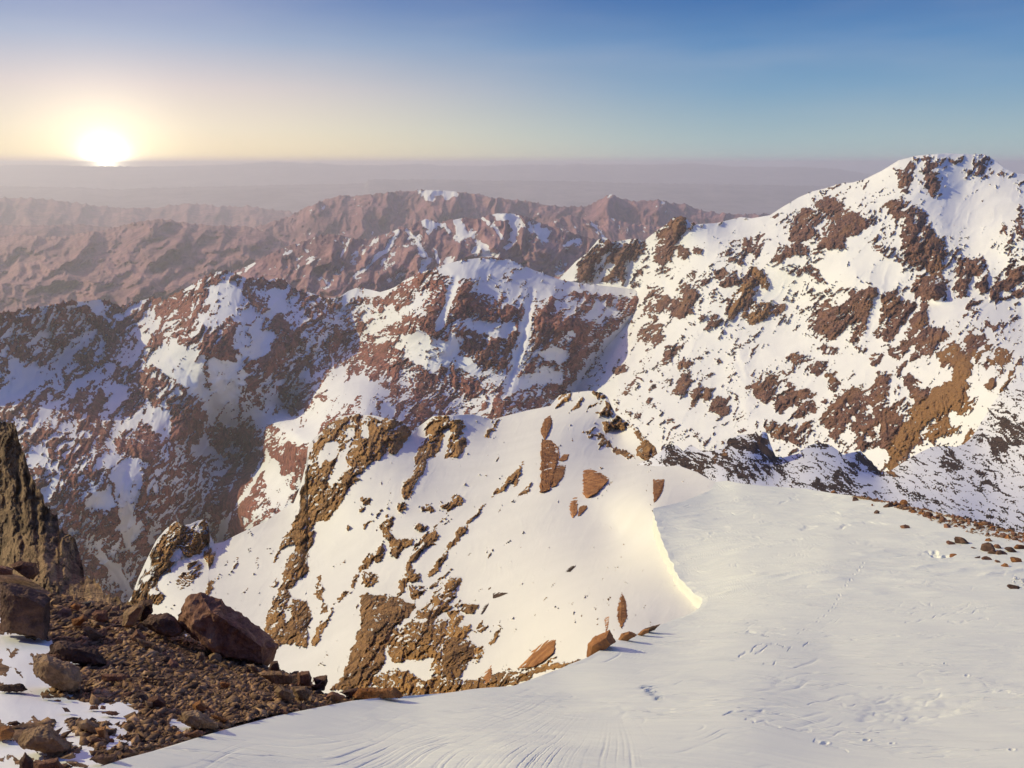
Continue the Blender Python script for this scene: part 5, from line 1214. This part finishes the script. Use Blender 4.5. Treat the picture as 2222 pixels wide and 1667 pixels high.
big = [
    (FA, '0,340 130,370 340,410 600,550 600,700 590,1040 430,1010 300,930 0,930', 'd', 'huge blackish boulder with pale lit top above the blue snow bank', .5, (300, 1010)),
    (FA, '100,140 250,90 430,120 470,230 400,310 330,300 180,190', 'r', 'reddish flat-topped boulder resting against the brown crag', .7, (300, 330)),
    (FA, '-30,150 80,160 160,190 150,260 -30,260', 'r', 'pinkish slab end just above the huge blackish boulder', .7, (60, 330)),
    (FA, '140,880 250,740 330,640 400,780 385,870 300,935 170,925', 'r', 'reddish shaded boulder leaning on the huge blackish boulder', .5, (300, 1000)),
    (FA, '-10,880 50,790 110,800 170,900 100,930 -10,930', 'r', 'small brown boulder at the foot of the blackish one by the snow', .6, (60, 980)),
    (FA, '860,800 1010,750 1065,785 960,870 870,870', 'o', 'orange rock with sunlit top in the middle of the dark rubble', .7, (960, 900)),
    (FA, '1000,900 1060,880 1250,990 1150,1040 1060,1015', 't', 'flat tan rock lying tilted below the skyline rubble', .8, (1120, 1060)),
    (FA, '1100,730 1150,690 1290,690 1300,800 1230,850 1130,800', 'r', 'brown rounded rock on the skyline left of the tan spire', .7, (1200, 860)),
    (FA, '1465,870 1500,700 1650,600 1735,560 1710,700 1610,860 1540,885', 't', 'tan wedge-shaped rock standing up on the rubble skyline', .5, (1580, 900)),
    (FA, '1715,565 1830,555 1825,700 1700,850 1650,800', 'd', 'black upright block behind the tan wedge-shaped rock', .7, (1740, 880)),
    (FA, '1700,840 1800,730 2000,720 2130,800 2210,940 2100,1010 1900,970 1760,880', 'd', 'broad dark brown boulder left of the great leaning slab', .5, (1960, 1020)),
    (FA, '1560,1010 1640,920 1750,1010 1730,1060 1600,1060', 'r', 'brown triangular rock below the broad dark brown boulder', .7, (1650, 1070)),
    (FA, '1610,1010 1700,1040 1840,1080 1820,1130 1700,1130', 't', 'low tan rock with a lit rim under the brown triangular one', .7, (1720, 1140)),
    (FA, '600,1110 680,1050 900,1090 1180,1150 1285,1330 1180,1370 900,1320 780,1270 590,1210', 'd', 'long brown slab beside the shaded snow bank', .5, (950, 1340)),
    (FA, '400,1250 560,1215 800,1300 960,1370 1000,1520 965,1640 860,1680 690,1630 600,1540 500,1460 400,1440', 't', 'big squarish tan boulder standing in the snow', .55, (760, 1650)),
    (FA, '550,1215 700,1210 830,1260 800,1330 620,1290', 'r', 'flat reddish rock on top behind the squarish tan boulder', .7, (700, 1340)),
    (FA, '1200,1460 1500,1455 1500,1525 1235,1545', 'r', 'red brick-shaped stone lying on the gravel', .6, (1360, 1550)),
    (FA, '1670,1475 2030,1500 1960,1545 1750,1530', 't', 'thin flat tan blade of rock on the gravel', .6, (1850, 1550)),
    (FA, '-20,1600 60,1580 250,1570 340,1640 200,1665 -20,1665', 'd', 'dark flat rock poking out of the snow left of the tan boulder', .7, (150, 1665)),
    (FA, '1000,595 1100,572 1080,640 1050,655', 'g', 'pale grey shard on the rubble skyline', .7, (1050, 670)),
    (FA, '845,640 900,600 970,630 940,690 870,670', 'o', 'small orange rock beside the pale grey shard', .7, (900, 700)),
    (FA, '310,410 420,440 600,540 590,600 470,590 330,540', 'g', 'rough grey block on top of the huge blackish boulder', .6, (450, 700)),
    (FB, '-30,720 40,700 120,690 180,760 140,840 -30,860', 'o', 'rounded orange rock in the snow at the edge of the picture', .7, (70, 860)),
    (FB, '205,900 300,740 450,680 570,680 640,760 720,800 840,900 850,960 700,1055 500,1010 260,950', 't', 'large rugged olive-brown boulder in the near snow', .6, (540, 1030)),
    (FB, '720,1080 880,1010 920,1070 830,1095', 't', 'thin tan plate propped against the olive-brown boulder', .8, (830, 1100)),
    (FB, '400,1120 700,1070 790,1250 400,1260', 'r', 'square reddish rock in the snow at the bottom corner', .6, (600, 1260)),
    (FB, '230,1100 300,1010 400,1110 400,1240 240,1230', 'd', 'dark rock touching the square reddish one', .7, (320, 1240)),
    (FB, '910,640 1040,610 1200,690 1160,790 1040,740 940,710', 't', 'mottled brown rock with a dark hollow in the snow', .7, (1060, 770)),
    (FB, '1140,720 1260,700 1265,840 1180,815', 'o', 'upright orange shard beside the mottled brown rock', .7, (1200, 850)),
    (FB, '1065,500 1090,450 1180,450 1180,495', 'r', 'small red stone sunk in a hollow of the snow', .7, (1130, 500)),
    (FB, '1195,490 1220,445 1270,460 1265,495', 'r', 'small red pebble right of the stone in the hollow', .7, (1230, 500)),
    (FB, '1210,535 1260,520 1380,515 1450,540 1400,572', 'r', 'flat red-brown rock sunk in the snow', .7, (1330, 570)),
    (FB, '80,670 120,640 200,635 245,665 180,695', 'd', 'dark stone in a round melt hollow', .8, (160, 695)),
    (FB, '1060,850 1150,815 1240,860 1200,900', 'd', 'dark jagged rock at the rim of the snow patch', .7, (1150, 900)),
    (FB, '745,470 800,475 850,525 780,525', 'd', 'small black stone alone on the snow patch', .7, (800, 530)),
    (FB, '500,335 580,320 660,335 650,362 520,358', 'd', 'low black stone in the snow below the squarish boulder', .8, (580, 362)),
    (FB, '780,345 820,335 870,375 820,382', 'd', 'small dark stone near the gravel edge of the snow', .8, (820, 385)),
    (FB, '640,385 690,378 735,382 725,402 660,400', 'd', 'tiny dark flake on the snow near the squarish boulder', .8, (690, 402)),
    (FB, '1080,1080 1200,1040 1400,1030 1380,1120 1250,1160 1120,1120', 'd', 'dark low boulder beside the smooth snow edge', .6, (1240, 1150)),
    (FB, '800,1125 900,1120 1070,1170 1050,1200 860,1170', 't', 'narrow tan slab at the bottom beside the smooth snow', .7, (930, 1190)),
    (FB, '1740,440 1790,360 1900,320 2000,400 1990,460 1850,470', 'r', 'brown cube of rock on the gravel by the snow tip', .6, (1870, 470)),
    (FB, '1740,390 1760,430 1830,410 1830,470 1760,470', 't', 'small tan stone by the tip of the snow patch', .8, (1790, 480)),
    (FC, '160,395 270,260 400,180 440,195 680,350 900,480 1180,670 1240,740 1110,890 800,830 500,760 250,600 170,470', 'r', 'great leaning slab, the largest rock in front of the snow slope', .42, (760, 860)),
    (FC, '640,780 720,775 1030,800 1000,850 700,850', 'r', 'long reddish block lying under the great leaning slab', .7, (840, 860)),
    (FC, '1000,1000 1180,980 1240,990 1400,1010 1400,1110 1180,1115 1050,1040', 't', 'long brown boulder at the left end of the row by the drop', .6, (1200, 1130)),
    (FC, '1400,990 1520,975 1550,1050 1520,1135 1400,1115', 'r', 'middle boulder of the row by the drop, reddish brown', .8, (1460, 1140)),
    (FC, '1560,1045 1700,1015 1700,1090 1670,1170 1600,1160', 'd', 'pointed dark boulder at the right end of the row by the drop', .7, (1630, 1170)),
    (FC, '1160,1180 1210,1130 1340,1180 1370,1250 1300,1285 1200,1240', 't', 'tan angular rock below the row of boulders', .7, (1260, 1290)),
    (FC, '1340,1145 1480,1130 1550,1200 1500,1285 1380,1260', 't', 'yellowish brown rock right of the tan angular one', .7, (1440, 1290)),
    (FC, '170,1490 200,1390 360,1380 440,1450 590,1510 590,1565 400,1570 250,1545', 't', 'tan two-humped boulder close to the smooth snow edge', .6, (380, 1570)),
    (FC, '320,1320 400,1280 470,1340 440,1385 340,1375', 'o', 'reddish orange rock behind the two-humped boulder', .7, (400, 1390)),
    (FC, '500,1430 560,1430 690,1480 650,1500 540,1465', 'o', 'thin orange flake right of the two-humped boulder', .7, (600, 1500)),
    (FC, '870,910 950,900 1030,990 940,995', 't', 'pale tan rock below the foot of the great slab', .7, (950, 1000)),
    (FC, '1100,960 1130,880 1200,870 1220,985', 'd', 'dark rock under the pointed foot of the great slab', .7, (1160, 990)),
    (FC, '1180,1425 1280,1370 1315,1400 1270,1435', 'r', 'brown pyramid-shaped stone on the smooth snow edge', .7, (1250, 1435)),
    (FC, '250,1625 380,1580 460,1610 400,1655 270,1660', 'r', 'low rust-brown stone at the tip of small snow patch', .7, (350, 1660)),
    (FC, '590,1095 640,1085 720,1110 680,1150 620,1140', 'o', 'rust-coloured stone in the middle of the gravel', .7, (660, 1150)),
    (FC, '360,850 380,780 440,790 450,860 400,890', 't', 'small upright tan stone left of the reddish block', .7, (410, 890)),
    (FD, '400,645 440,600 640,598 665,640 560,662 470,662', 'o', 'long orange rock at the edge of the smooth snow', .7, (530, 655)),
    (FD, '335,620 400,600 460,600 400,650', 'd', 'black shaded rock behind the long orange one', .7, (395, 645)),
    (FD, '255,640 300,615 370,640 350,665 280,668', 'r', 'brown stone left of the long orange rock', .7, (300, 665)),
    (FD, '190,590 270,530 272,560 255,610 215,610', 'd', 'dark pointed stone on the skyline above the drop', .7, (230, 612)),
]
for i, (fr_, out_, m_, lab, th, base) in enumerate(big):
    place_hull('boulder', fr_, out_, gD(fr_, *base) * 0.99, MR[m_], lab, thick=th, seed=20 + i * 3)

crags = [
    (FD, '1655,432 1658,360 1700,320 1775,288 1808,350 1740,385 1680,435', 'o', 38.0, 'brown boulder half buried at the cornice edge', .6),
    (FD, '1813,352 1840,310 1882,293 1925,312 1860,352', 'o', 35.5, 'low brown rock right of the boulder at the cornice edge', .7),
    (FD, '1925,312 1955,285 1990,280 1985,300 1945,318', 'o', 36.5, 'small reddish rock in the row under the cornice end', .7),
    (FD, '1958,285 2000,268 2048,256 2015,288 1965,302', 'd', 37.5, 'dark thin rock at the upper end of the edge row', .7),
    (FD, '1290,495 1370,390 1440,350 1492,338 1485,385 1410,450 1340,490', 'o', 52, 'tilted orange boulder on the snow above the drop', .6),
    (FD, '1090,565 1115,510 1145,468 1155,545 1120,575', 'o', 64, 'brown fin of rock at the foot of the sunlit slope', .6),
    (FD, '1153,120 1155,95 1178,88 1237,90 1190,108', 'd', 112, 'black sliver of rock under the lip of the snow bulge', .6),
    (FD, '1087,205 1108,160 1132,141 1105,188', 'd', 100, 'thin dark flake standing in the sunlit snow', .6),
    (FD, '1815,215 1826,130 1842,88 1862,130 1872,215 1838,282', 'o', 50, 'rust-orange spike of rock in the bright snow by the cornice', .7),
    (FD, '1748,225 1765,235 1775,215 1768,275 1755,300', 'o', 47, 'small forked rust-coloured rock beside the orange spike', .7),
    (FZ, '1845,335 1900,340 1955,390 1962,440 1930,500 1900,650 1870,672 1830,684 1842,520', 'o', 285, 'tall orange rock pillar on the snow slope', .6),
    (FZ, '1925,500 2000,500 1995,560 1930,640 1900,650 1915,560', 'o', 280, 'orange buttress joined to the right foot of the tall pillar', .6),
    (FZ, '1835,280 1865,200 1900,182 1912,225 1880,290 1860,340', 'o', 310, 'brown rock tooth above the tall orange pillar', .6),
    (FZ, '1950,470 1985,430 2022,428 2010,465 1975,475', 'o', 285, 'small brown rock right of the tall orange pillar', .6),
    (FY, '258,870 320,868 350,900 430,940 498,955 440,1000 385,1090 300,1135 250,1090 262,960', 'o', 215, 'broad triangular orange crag under the wind lip', .6),
    (FY, '135,1180 178,1098 217,1130 215,1250 170,1306 145,1262', 'o', 205, 'narrow orange crag left of the broad triangular one', .6),
    (FY, '215,1290 225,1200 290,1185 300,1200 250,1250', 'o', 200, 'small brown crag between the two orange ones', .6),
    (FY, '872,968 972,968 962,1045 920,1110 880,1172 874,1060', 'o', 160, 'single dagger-shaped orange rock close to the cornice', .6),
    (FZ, '1990,1184 2030,1148 2064,1140 2020,1182', 'd', 140, 'black flake of rock right of centre on the smooth slope', .6),
]
for i, (fr_, out_, m_, d_, lab, th) in enumerate(crags):
    x0, y0, f_ = fr_
    pts_ = [(x0 + float(a.split(',')[0]) / f_, y0 + float(a.split(',')[1]) / f_) for a in out_.split()]
    cx_ = sum(p[0] for p in pts_) / len(pts_); cy_ = sum(p[1] for p in pts_) / len(pts_)
    dd = float(n_D(cx_, cy_)) * 0.996
    if i < 4:
        dd = min(dd, float(pl_D(cx_, cy_ + 12)) * 1.02)
    place_hull('rock_outcrop', fr_, out_, dd, M_rf[m_], lab, cat='rock outcrop', thick=th, seed=300 + i * 3, amt=0.035, surf=None if i < 4 else n_D)

# ---- loose stones, one object each
base_rocks = []
for k in range(14):
    bm = bmesh.new()
    bmesh.ops.create_icosphere(bm, subdivisions=3, radius=1.0)
    rnd = np.random.RandomState(900 + k)
    co = np.array([v.co[:] for v in bm.verts])
    for _ in range(11):
        n_ = rnd.randn(3); n_ /= np.linalg.norm(n_)
        d_ = rnd.uniform(0.45, 0.85)
        over = np.maximum(co @ n_ - d_, 0)
        co = co - over[:, None] * n_
    q = co * 1.6 + k
    co = co * (1 + 0.10 * perlin(q[:, 0] * 2 + q[:, 2], q[:, 1] * 2 - q[:, 2], k) + 0.07 * perlin(q[:, 0] * 5, q[:, 1] * 5 + q[:, 2] * 5, k + 3))[:, None]
    co[:, 2] *= rnd.uniform(0.55, 0.95); co[:, 1] *= rnd.uniform(0.7, 1.1)
    co /= np.abs(co[:, 0]).max()
    for v, c in zip(bm.verts, co):
        v.co = c
    for mk in MR:
        me = bpy.data.meshes.new('stone'); bm.to_mesh(me)
        me.materials.append(MR[mk])
        base_rocks.append((k, mk, me))
    bm.free()
proto = {(k, mk): me for k, mk, me in base_rocks}
rs_ = random.Random(5)
loose = []


def stone(px, py, wpx, D, mk, label, group=None, squash=None, up=0.35, name='stone', rot=None):
    o = bpy.data.objects.new(name, proto[(rs_.randrange(14), mk)])
    scene.collection.objects.link(o)
    p = P3(px, py, D)
    r_ = wpx * 0.5 * D / F
    sq = squash if squash else rs_.uniform(.7, 1.05)
    o.scale = (r_, r_ * rs_.uniform(.7, 1.1), r_ * sq)
    o.rotation_euler = rot if rot else (rs_.uniform(-.5, .5), rs_.uniform(-.5, .5), rs_.uniform(0, 6.28))
    o.location = (p[0], p[1], p[2] + r_ * up * sq)
    o['label'] = label; o['category'] = 'stone'
    if group:
        o['group'] = group
        if name == 'stone':
            loose.append((o, px, py, wpx, mk))
    return o


def inside(poly, x, y):
    c = False
    for (x0, y0), (x1, y1) in zip(poly, poly[1:] + poly[:1]):
        if (y0 > y) != (y1 > y) and x < (x1 - x0) * (y - y0) / (y1 - y0) + x0:
            c = not c
    return c


zones = [
    (64, [(215, 1420), (330, 1400), (600, 1455), (700, 1515), (690, 1532), (560, 1560), (430, 1588), (300, 1560), (200, 1500)], 'rtd', (9, 38), 'loose brown stone on the gravel below the leaning slab', 'stones on the gravel below the leaning slab'),
    (52, [(290, 1560), (440, 1590), (350, 1620), (240, 1654), (200, 1660), (215, 1600), (260, 1570)], 'tor', (10, 32), 'loose tan or rust stone in the rubble strip between the two snow areas', 'stones in the rubble strip between the snows'),
    (56, [(110, 1300), (280, 1322), (390, 1360), (420, 1400), (330, 1420), (200, 1400), (120, 1340)], 'drt', (13, 46), 'dark jumbled rock in the shaded rubble under the crag', 'rocks in the shaded rubble under the crag'),
    (26, [(600, 1465), (700, 1510), (860, 1514), (760, 1520), (680, 1535), (600, 1545)], 'trd', (8, 22), 'brown stone along the smooth snow edge left of centre', 'stones along the smooth snow edge'),
]
for (n_, poly, mats, (s0, s1), lab, grp) in zones:
    xs_ = [p[0] for p in poly]; ys_ = [p[1] for p in poly]
    k = 0
    while k < n_:
        x = rs_.uniform(min(xs_), max(xs_)); y = rs_.uniform(min(ys_), max(ys_))
        if not inside(poly, x, y) or in_plateau(x, y, 6):
            continue
        sz = s0 * (s1 / s0) ** (rs_.random() ** 1.7)
        stone(x, y, sz, ground_D(gsurf, x, y), rs_.choice(mats), lab, grp)
        k += 1

# ---- stones on the far brow of the snowfield at the right
def plD1(x, y):
    return float(pl_D(x, y))
path = [(560, 362), (700, 388), (850, 420), (1000, 455), (1100, 490), (1250, 535), (1400, 585), (1550, 625), (1700, 665), (1850, 690), (2000, 715), (2212, 770), (2300, 800)]
cum = 0
def on_path(t):
    n_ = (len(path) - 1) * t
    i = min(int(n_), len(path) - 2)
    f_ = n_ - i
    return path[i][0] + (path[i + 1][0] - path[i][0]) * f_, path[i][1] + (path[i + 1][1] - path[i][1]) * f_
for k in range(160):
    t_ = rs_.random() ** 0.72
    x, y = on_path(t_)
    y = np.interp(x, [300, 595, 1050, 1504, 2212, 2400], [345, 372, 470, 564, 748, 790]) + rs_.random() ** 1.2 * np.interp(x, [500, 1000, 1300, 1600, 2212], [8, 40, 95, 120, 95])
    px, py = FE[0] + x / FE[2], FE[1] + y / FE[2]
    ri = float(np.interp(py, pl_right[:, 0], pl_right[:, 1]))
    px = min(px, ri + 3)
    sz = rs_.uniform(7, 13) + 12 * rs_.random() ** 3 * t_
    stone(px, py, sz, plD1(min(px, ri), py), rs_.choice('orrrd'), 'rust-brown stone in the long band along the far brow of the snowfield', 'stones in the band along the far brow')
far_st = [(990, 448, 62, 'o', 1.3, 'pointed orange stone standing up at the band of stones'), (715, 535, 50, 'd', 1.2, 'black upright stone alone on the snowfield'), (995, 690, 84, 'r', .7, 'brown wedge stone alone on the snow below the band'),
          (1430, 685, 76, 'r', .8, 'brown stone at the left end of the second row below the band'), (1570, 835, 150, 'd', .7, 'biggest dark brown rock below the band of stones'), (1475, 850, 90, 'r', .45, 'thin tilted slab beside the biggest dark rock'),
          (1850, 820, 66, 'o', .9, 'small reddish pointed stone right of the biggest dark rock'), (1945, 885, 84, 'r', .8, 'red-brown triangular stone below the band at the right'), (1835, 915, 110, 'd', .7, 'dark flat stone left of the red-brown triangular one'),
          (1885, 940, 80, 'd', .8, 'dark pyramid stone just under the dark flat one'), (1740, 995, 66, 'd', .7, 'small dark stone left of the lowest reddish peak stone'), (1830, 1012, 88, 'r', 1.0, 'lowest reddish peaked stone with small ones beside it'),
          (2020, 1078, 76, 'o', .9, 'ochre leaning stone casting a long shadow on snow'), (2145, 1040, 130, 'o', .9, 'large ochre rock near the right edge of the snowfield'), (2080, 920, 110, 'd', .7, 'dark brown rock left of the small heap at the right edge'),
          (2160, 890, 110, 'o', .8, 'orange heap-like rock at the right edge under the band'), (1505, 972, 80, 'o', .3, 'flat ochre flake beside the blue hollow in the snow'), (2100, 1295, 110, 'd', .5, 'dark low rock beside the lumps of snow at the right'),
          (280, 325, 62, 'o', .7, 'single orange stone where the snowfield meets the scoured saddle'), (500, 402, 90, 'd', .35, 'dark flat stone left of the start of the band'), (668, 455, 34, 'o', .9, 'small round orange stone under the start of the band'),
          (1990, 962, 90, 'd', .5, 'dark flat stone between the triangular and the ochre stones'), (1700, 890, 50, 'r', .5, 'small flat brown stone under the biggest dark rock'), (1950, 1035, 60, 'r', .6, 'small red stone left of the ochre leaning one'), (830, 470, 90, 'd', .8, 'dark rough stone under the pointed orange one')]
for (x, y, wz, mk, sq, lab) in far_st:
    px, py = FE[0] + x / FE[2], FE[1] + y / FE[2]
    stone(px, py, wz * 1.25 / FE[2], plD1(px, py), mk, lab, squash=sq, rot=(rs_.uniform(-.25, .25), rs_.uniform(-.25, .25), rs_.uniform(0, 6.3)))
M_lump = bpy.data.materials.new('snow_lump'); M_lump.use_nodes = True
t = NT(M_lump.node_tree)
nn = t.noise(t.n('ShaderNodeTexCoord').outputs['Object'], 3.0, 4, .6)
bs = t.n('ShaderNodeBsdfPrincipled', {'Base Color': t.mix(nn, (0.84, 0.85, 0.87, 1), (0.90, 0.90, 0.90, 1)), 'Roughness': 0.6, 'Normal': t.n('ShaderNodeBump', {'Height': nn, 'Distance': 0.1})})
t.n('ShaderNodeOutputMaterial', {0: bs})
lump_me = proto[(3, 't')].copy(); lump_me.materials.clear(); lump_me.materials.append(M_lump)
lumps = []
for k in range(16):
    x, y = rs_.uniform(2090, 2230), rs_.uniform(1195, 1290)
    px, py = FE[0] + x / FE[2], FE[1] + y / FE[2]
    o = stone(px, py, rs_.uniform(5, 11), plD1(px, py), 't', 'white lump of broken snow beside the dark low rock', 'lumps of broken snow', name='snow_lump')
    o.data = lump_me
    o['category'] = 'snow lump'
    lumps.append((px, o))

for i, (_, o) in enumerate(sorted(lumps, key=lambda q: q[0])):
    o['label'] = f"{['first', 'second', 'third', 'fourth', 'fifth', 'sixth', 'seventh', 'eighth', 'ninth', 'tenth', 'eleventh', 'twelfth', 'thirteenth', 'fourteenth', 'fifteenth', 'sixteenth'][i]} white snow lump from the left beside the dark low rock"

# ---- every loose stone gets its own label from its size, its colour and the named rock beside it
ANCH = [(75, 1330, 'the huge blackish boulder'), (50, 1225, 'the reddish flat-topped boulder'), (170, 1410, 'the long brown slab by the snow bank'), (128, 1465, 'the squarish tan boulder'), (245, 1472, 'the red brick-shaped stone'), (335, 1472, 'the thin tan blade'),
        (175, 1348, 'the orange sunlit rock'), (292, 1330, 'the tan wedge-shaped skyline rock'), (352, 1365, 'the broad dark brown boulder'), (492, 1370, 'the great leaning slab'), (527, 1425, 'the long reddish block'), (600, 1475, 'the long boulder of the row'), (665, 1475, 'the middle boulder of the row'), (697, 1482, 'the pointed dark boulder of the row'),
        (618, 1505, 'the tan angular rock'), (430, 1562, 'the two-humped tan boulder'), (435, 1530, 'the reddish orange rock by the two humps'), (90, 1610, 'the rugged olive-brown boulder'), (195, 1580, 'the mottled brown rock'), (335, 1525, 'the brown cube'), (212, 1340, 'the brown rounded skyline rock'), (208, 1372, 'the flat tilted tan rock'),
        (487, 1493, 'the rust-coloured stone in the gravel'), (555, 1455, 'the pale tan rock under the slab'), (228, 1650, 'the dark low boulder by the smooth snow'), (610, 1550, 'the brown pyramid-shaped stone'), (780, 1512, 'the long orange rock'), (718, 1515, 'the brown stone left of the long orange rock'),
        (1961, 1093, 'the pointed orange stone of the band'), (1902, 1112, 'the black upright stone'), (1962, 1146, 'the brown wedge stone'), (2055, 1146, 'the brown stone heading the second row'), (2085, 1176, 'the biggest dark rock'), (2165, 1188, 'the red-brown triangular stone'), (2140, 1214, 'the lowest reddish peaked stone'),
        (2181, 1228, 'the ochre leaning stone'), (2207, 1220, 'the large ochre rock at the right edge'), (2193, 1196, 'the dark rock left of the small heap'), (1810, 1069, 'the single orange stone at the saddle'), (1857, 1085, 'the dark flat stone before the band'), (1927, 1100, 'the dark rough stone')]
COLN = {'o': 'orange', 'r': 'reddish', 'd': 'dark', 't': 'tan', 'g': 'grey'}
ORD = ['', 'second ', 'third ', 'fourth ', 'fifth ', 'sixth ', 'seventh ', 'eighth ', 'ninth ', 'tenth ', 'eleventh ', 'twelfth ', 'thirteenth ', 'fourteenth ']
keys = {}
for (o, px, py, wpx, mk) in loose:
    a = min(ANCH, key=lambda q: (q[0] - px) ** 2 + (q[1] - py) ** 2)
    dx, dy = px - a[0], py - a[1]
    side = ('right of ' if dx > 0 else 'left of ') if abs(dx) > abs(dy) * 1.2 else ('below ' if dy > 0 else 'above ')
    size = 'tiny' if wpx < 10 else 'small' if wpx < 15 else 'medium' if wpx < 22 else 'large'
    keys.setdefault((size, COLN[mk], side, a[2]), []).append((math.hypot(dx, dy), o))
for (size, cn, side, an_), lst in keys.items():
    lst.sort(key=lambda q: q[0])
    for i, (_, o) in enumerate(lst):
        if len(lst) == 1:
            o['label'] = f'{size} {cn} loose stone {side}{an_}'
        else:
            o['label'] = f'{ORD[min(i, 13)]}nearest {size} {cn} stone {side}{an_}'

# ---- gravel: thousands of chips, one object
rg = np.random.RandomState(77)
N = 46000
gx = rg.uniform(100, 900, N); gy = rg.uniform(1290, 1670, N)
X_, Y_, D_ = gsurf['X'], gsurf['Y'], gsurf['D']
ii = np.clip(np.searchsorted(X_[0], gx), 0, X_.shape[1] - 1)
nf = X_.shape[0] - 59
yt = Y_[0, ii]; yb = Y_[nf - 1, ii]
jj = ((gy - yt) / (yb - yt) * (nf - 1)).astype(int)
ok = (jj >= 0) & ~in_plateau(gx, gy, 3)
rk_at = gob.data.attributes['rock'].data
rk = np.zeros(len(rk_at), np.float32); rk_at.foreach_get('value', rk)
rk = rk.reshape(-1, X_.shape[1])[10:-6]
jj = np.clip(jj, 0, X_.shape[0] - 1)
ok &= rk[jj, ii] > 0.05
gx, gy, gd = gx[ok], gy[ok], D_[jj, ii][ok]
# the same chips lie between the stones of the band on the far brow
bx = 1750 + rg.uniform(450, 2260, 5200) / 4.686
q_ = (bx - 1750) * 4.686
by = 1000 + (np.interp(q_, [300, 595, 1050, 1504, 2212, 2400], [345, 374, 472, 566, 750, 790]) + rg.rand(5200) ** 1.5 * np.interp(q_, [500, 1000, 1300, 1600, 2212], [10, 46, 100, 130, 110])) / 4.686
keep = fbm(bx / 16, by / 7, 2, 77) > -0.05
bx, by = bx[keep], by[keep]
gx = np.concatenate([gx, bx]); gy = np.concatenate([gy, by]); gd = np.concatenate([gd, pl_D(bx, by)])
c = P3(gx, gy, gd)
oct_ = np.array([(1, 0, 0), (-1, 0, 0), (0, 1, 0), (0, -1, 0), (0, 0, .7), (0, 0, -.7)], float)
fo = np.array([(0, 2, 4), (2, 1, 4), (1, 3, 4), (3, 0, 4), (2, 0, 5), (1, 2, 5), (3, 1, 5), (0, 3, 5)])
n_ = len(c)
sz = (0.010 + 0.085 * rg.rand(n_) ** 9 + 0.018 * rg.rand(n_) ** 2) * (0.7 + gd / 22)
sz[-len(bx):] = rg.uniform(1.2, 3.2, len(bx)) * gd[-len(bx):] / F
an = rg.rand(n_) * 6.28
v_ = oct_[None] * rg.uniform(.35, 1.3, (n_, 6, 1)) * np.stack([rg.uniform(.8, 1.7, n_), rg.uniform(.5, 1.1, n_), rg.uniform(.35, .9, n_)], -1)[:, None, :] * sz[:, None, None]
ca, sa = np.cos(an)[:, None], np.sin(an)[:, None]
vx = v_[..., 0] * ca - v_[..., 1] * sa; vy = v_[..., 0] * sa + v_[..., 1] * ca
tl = rg.uniform(-.6, .6, (n_, 1))
v_ = np.stack([vx, vy, v_[..., 2] + vx * tl], -1) + c[:, None, :] + np.array([0, 0, .3])[None, None] * sz[:, None, None]
fa = (fo[None] + (np.arange(n_) * 6)[:, None, None]).reshape(-1, 3)
me = bpy.data.meshes.new('gravel')
me.vertices.add(n_ * 6); me.vertices.foreach_set('co', v_.astype(np.float32).ravel())
me.loops.add(fa.size); me.loops.foreach_set('vertex_index', fa.astype(np.int32).ravel())
me.polygons.add(len(fa)); me.polygons.foreach_set('loop_start', np.arange(0, fa.size, 3, dtype=np.int32))
me.update(calc_edges=True)
M_grav = rock_mat('gravel_stone', (0.26, 0.155, 0.09), (0.44, 0.28, 0.165), (0.56, 0.40, 0.26))
vary_islands(M_grav)
go = new_obj('gravel', me, M_grav, 'stuff', label='brown gravel chips covering the rubble ground', category='gravel')
# ------------------------------------------------------------ the air
def haze_box(x0, x1, y0, y1, z0, z1, dens, colr, g):
    bm = bmesh.new()
    vs = [bm.verts.new((x, y, z)) for z in (z0, z1) for (x, y) in ((x0, y0), (x1, y0), (x1, y1), (x0, y1))]
    for f in ((3, 2, 1, 0), (4, 5, 6, 7), (0, 1, 5, 4), (1, 2, 6, 5), (2, 3, 7, 6), (3, 0, 4, 7)):
        bm.faces.new([vs[i] for i in f])
    me = bpy.data.meshes.new('haze'); bm.to_mesh(me); bm.free()
    m = bpy.data.materials.new('thin_air'); m.use_nodes = True
    m.cycles.homogeneous_volume = True
    t = NT(m.node_tree)
    pv = t.n('ShaderNodeVolumePrincipled', {'Color': (*colr, 1), 'Density': dens, 'Anisotropy': g})
    out = t.n('ShaderNodeOutputMaterial')
    t.t.links.new(pv.outputs[0], out.inputs['Volume'])
    o = new_obj('haze', me, m, 'stuff')
    return o


haze_box(-45000, 45000, -300, 53000, -9000, 125, 4.4e-5, (0.965, 0.97, 1.0), 0.33)
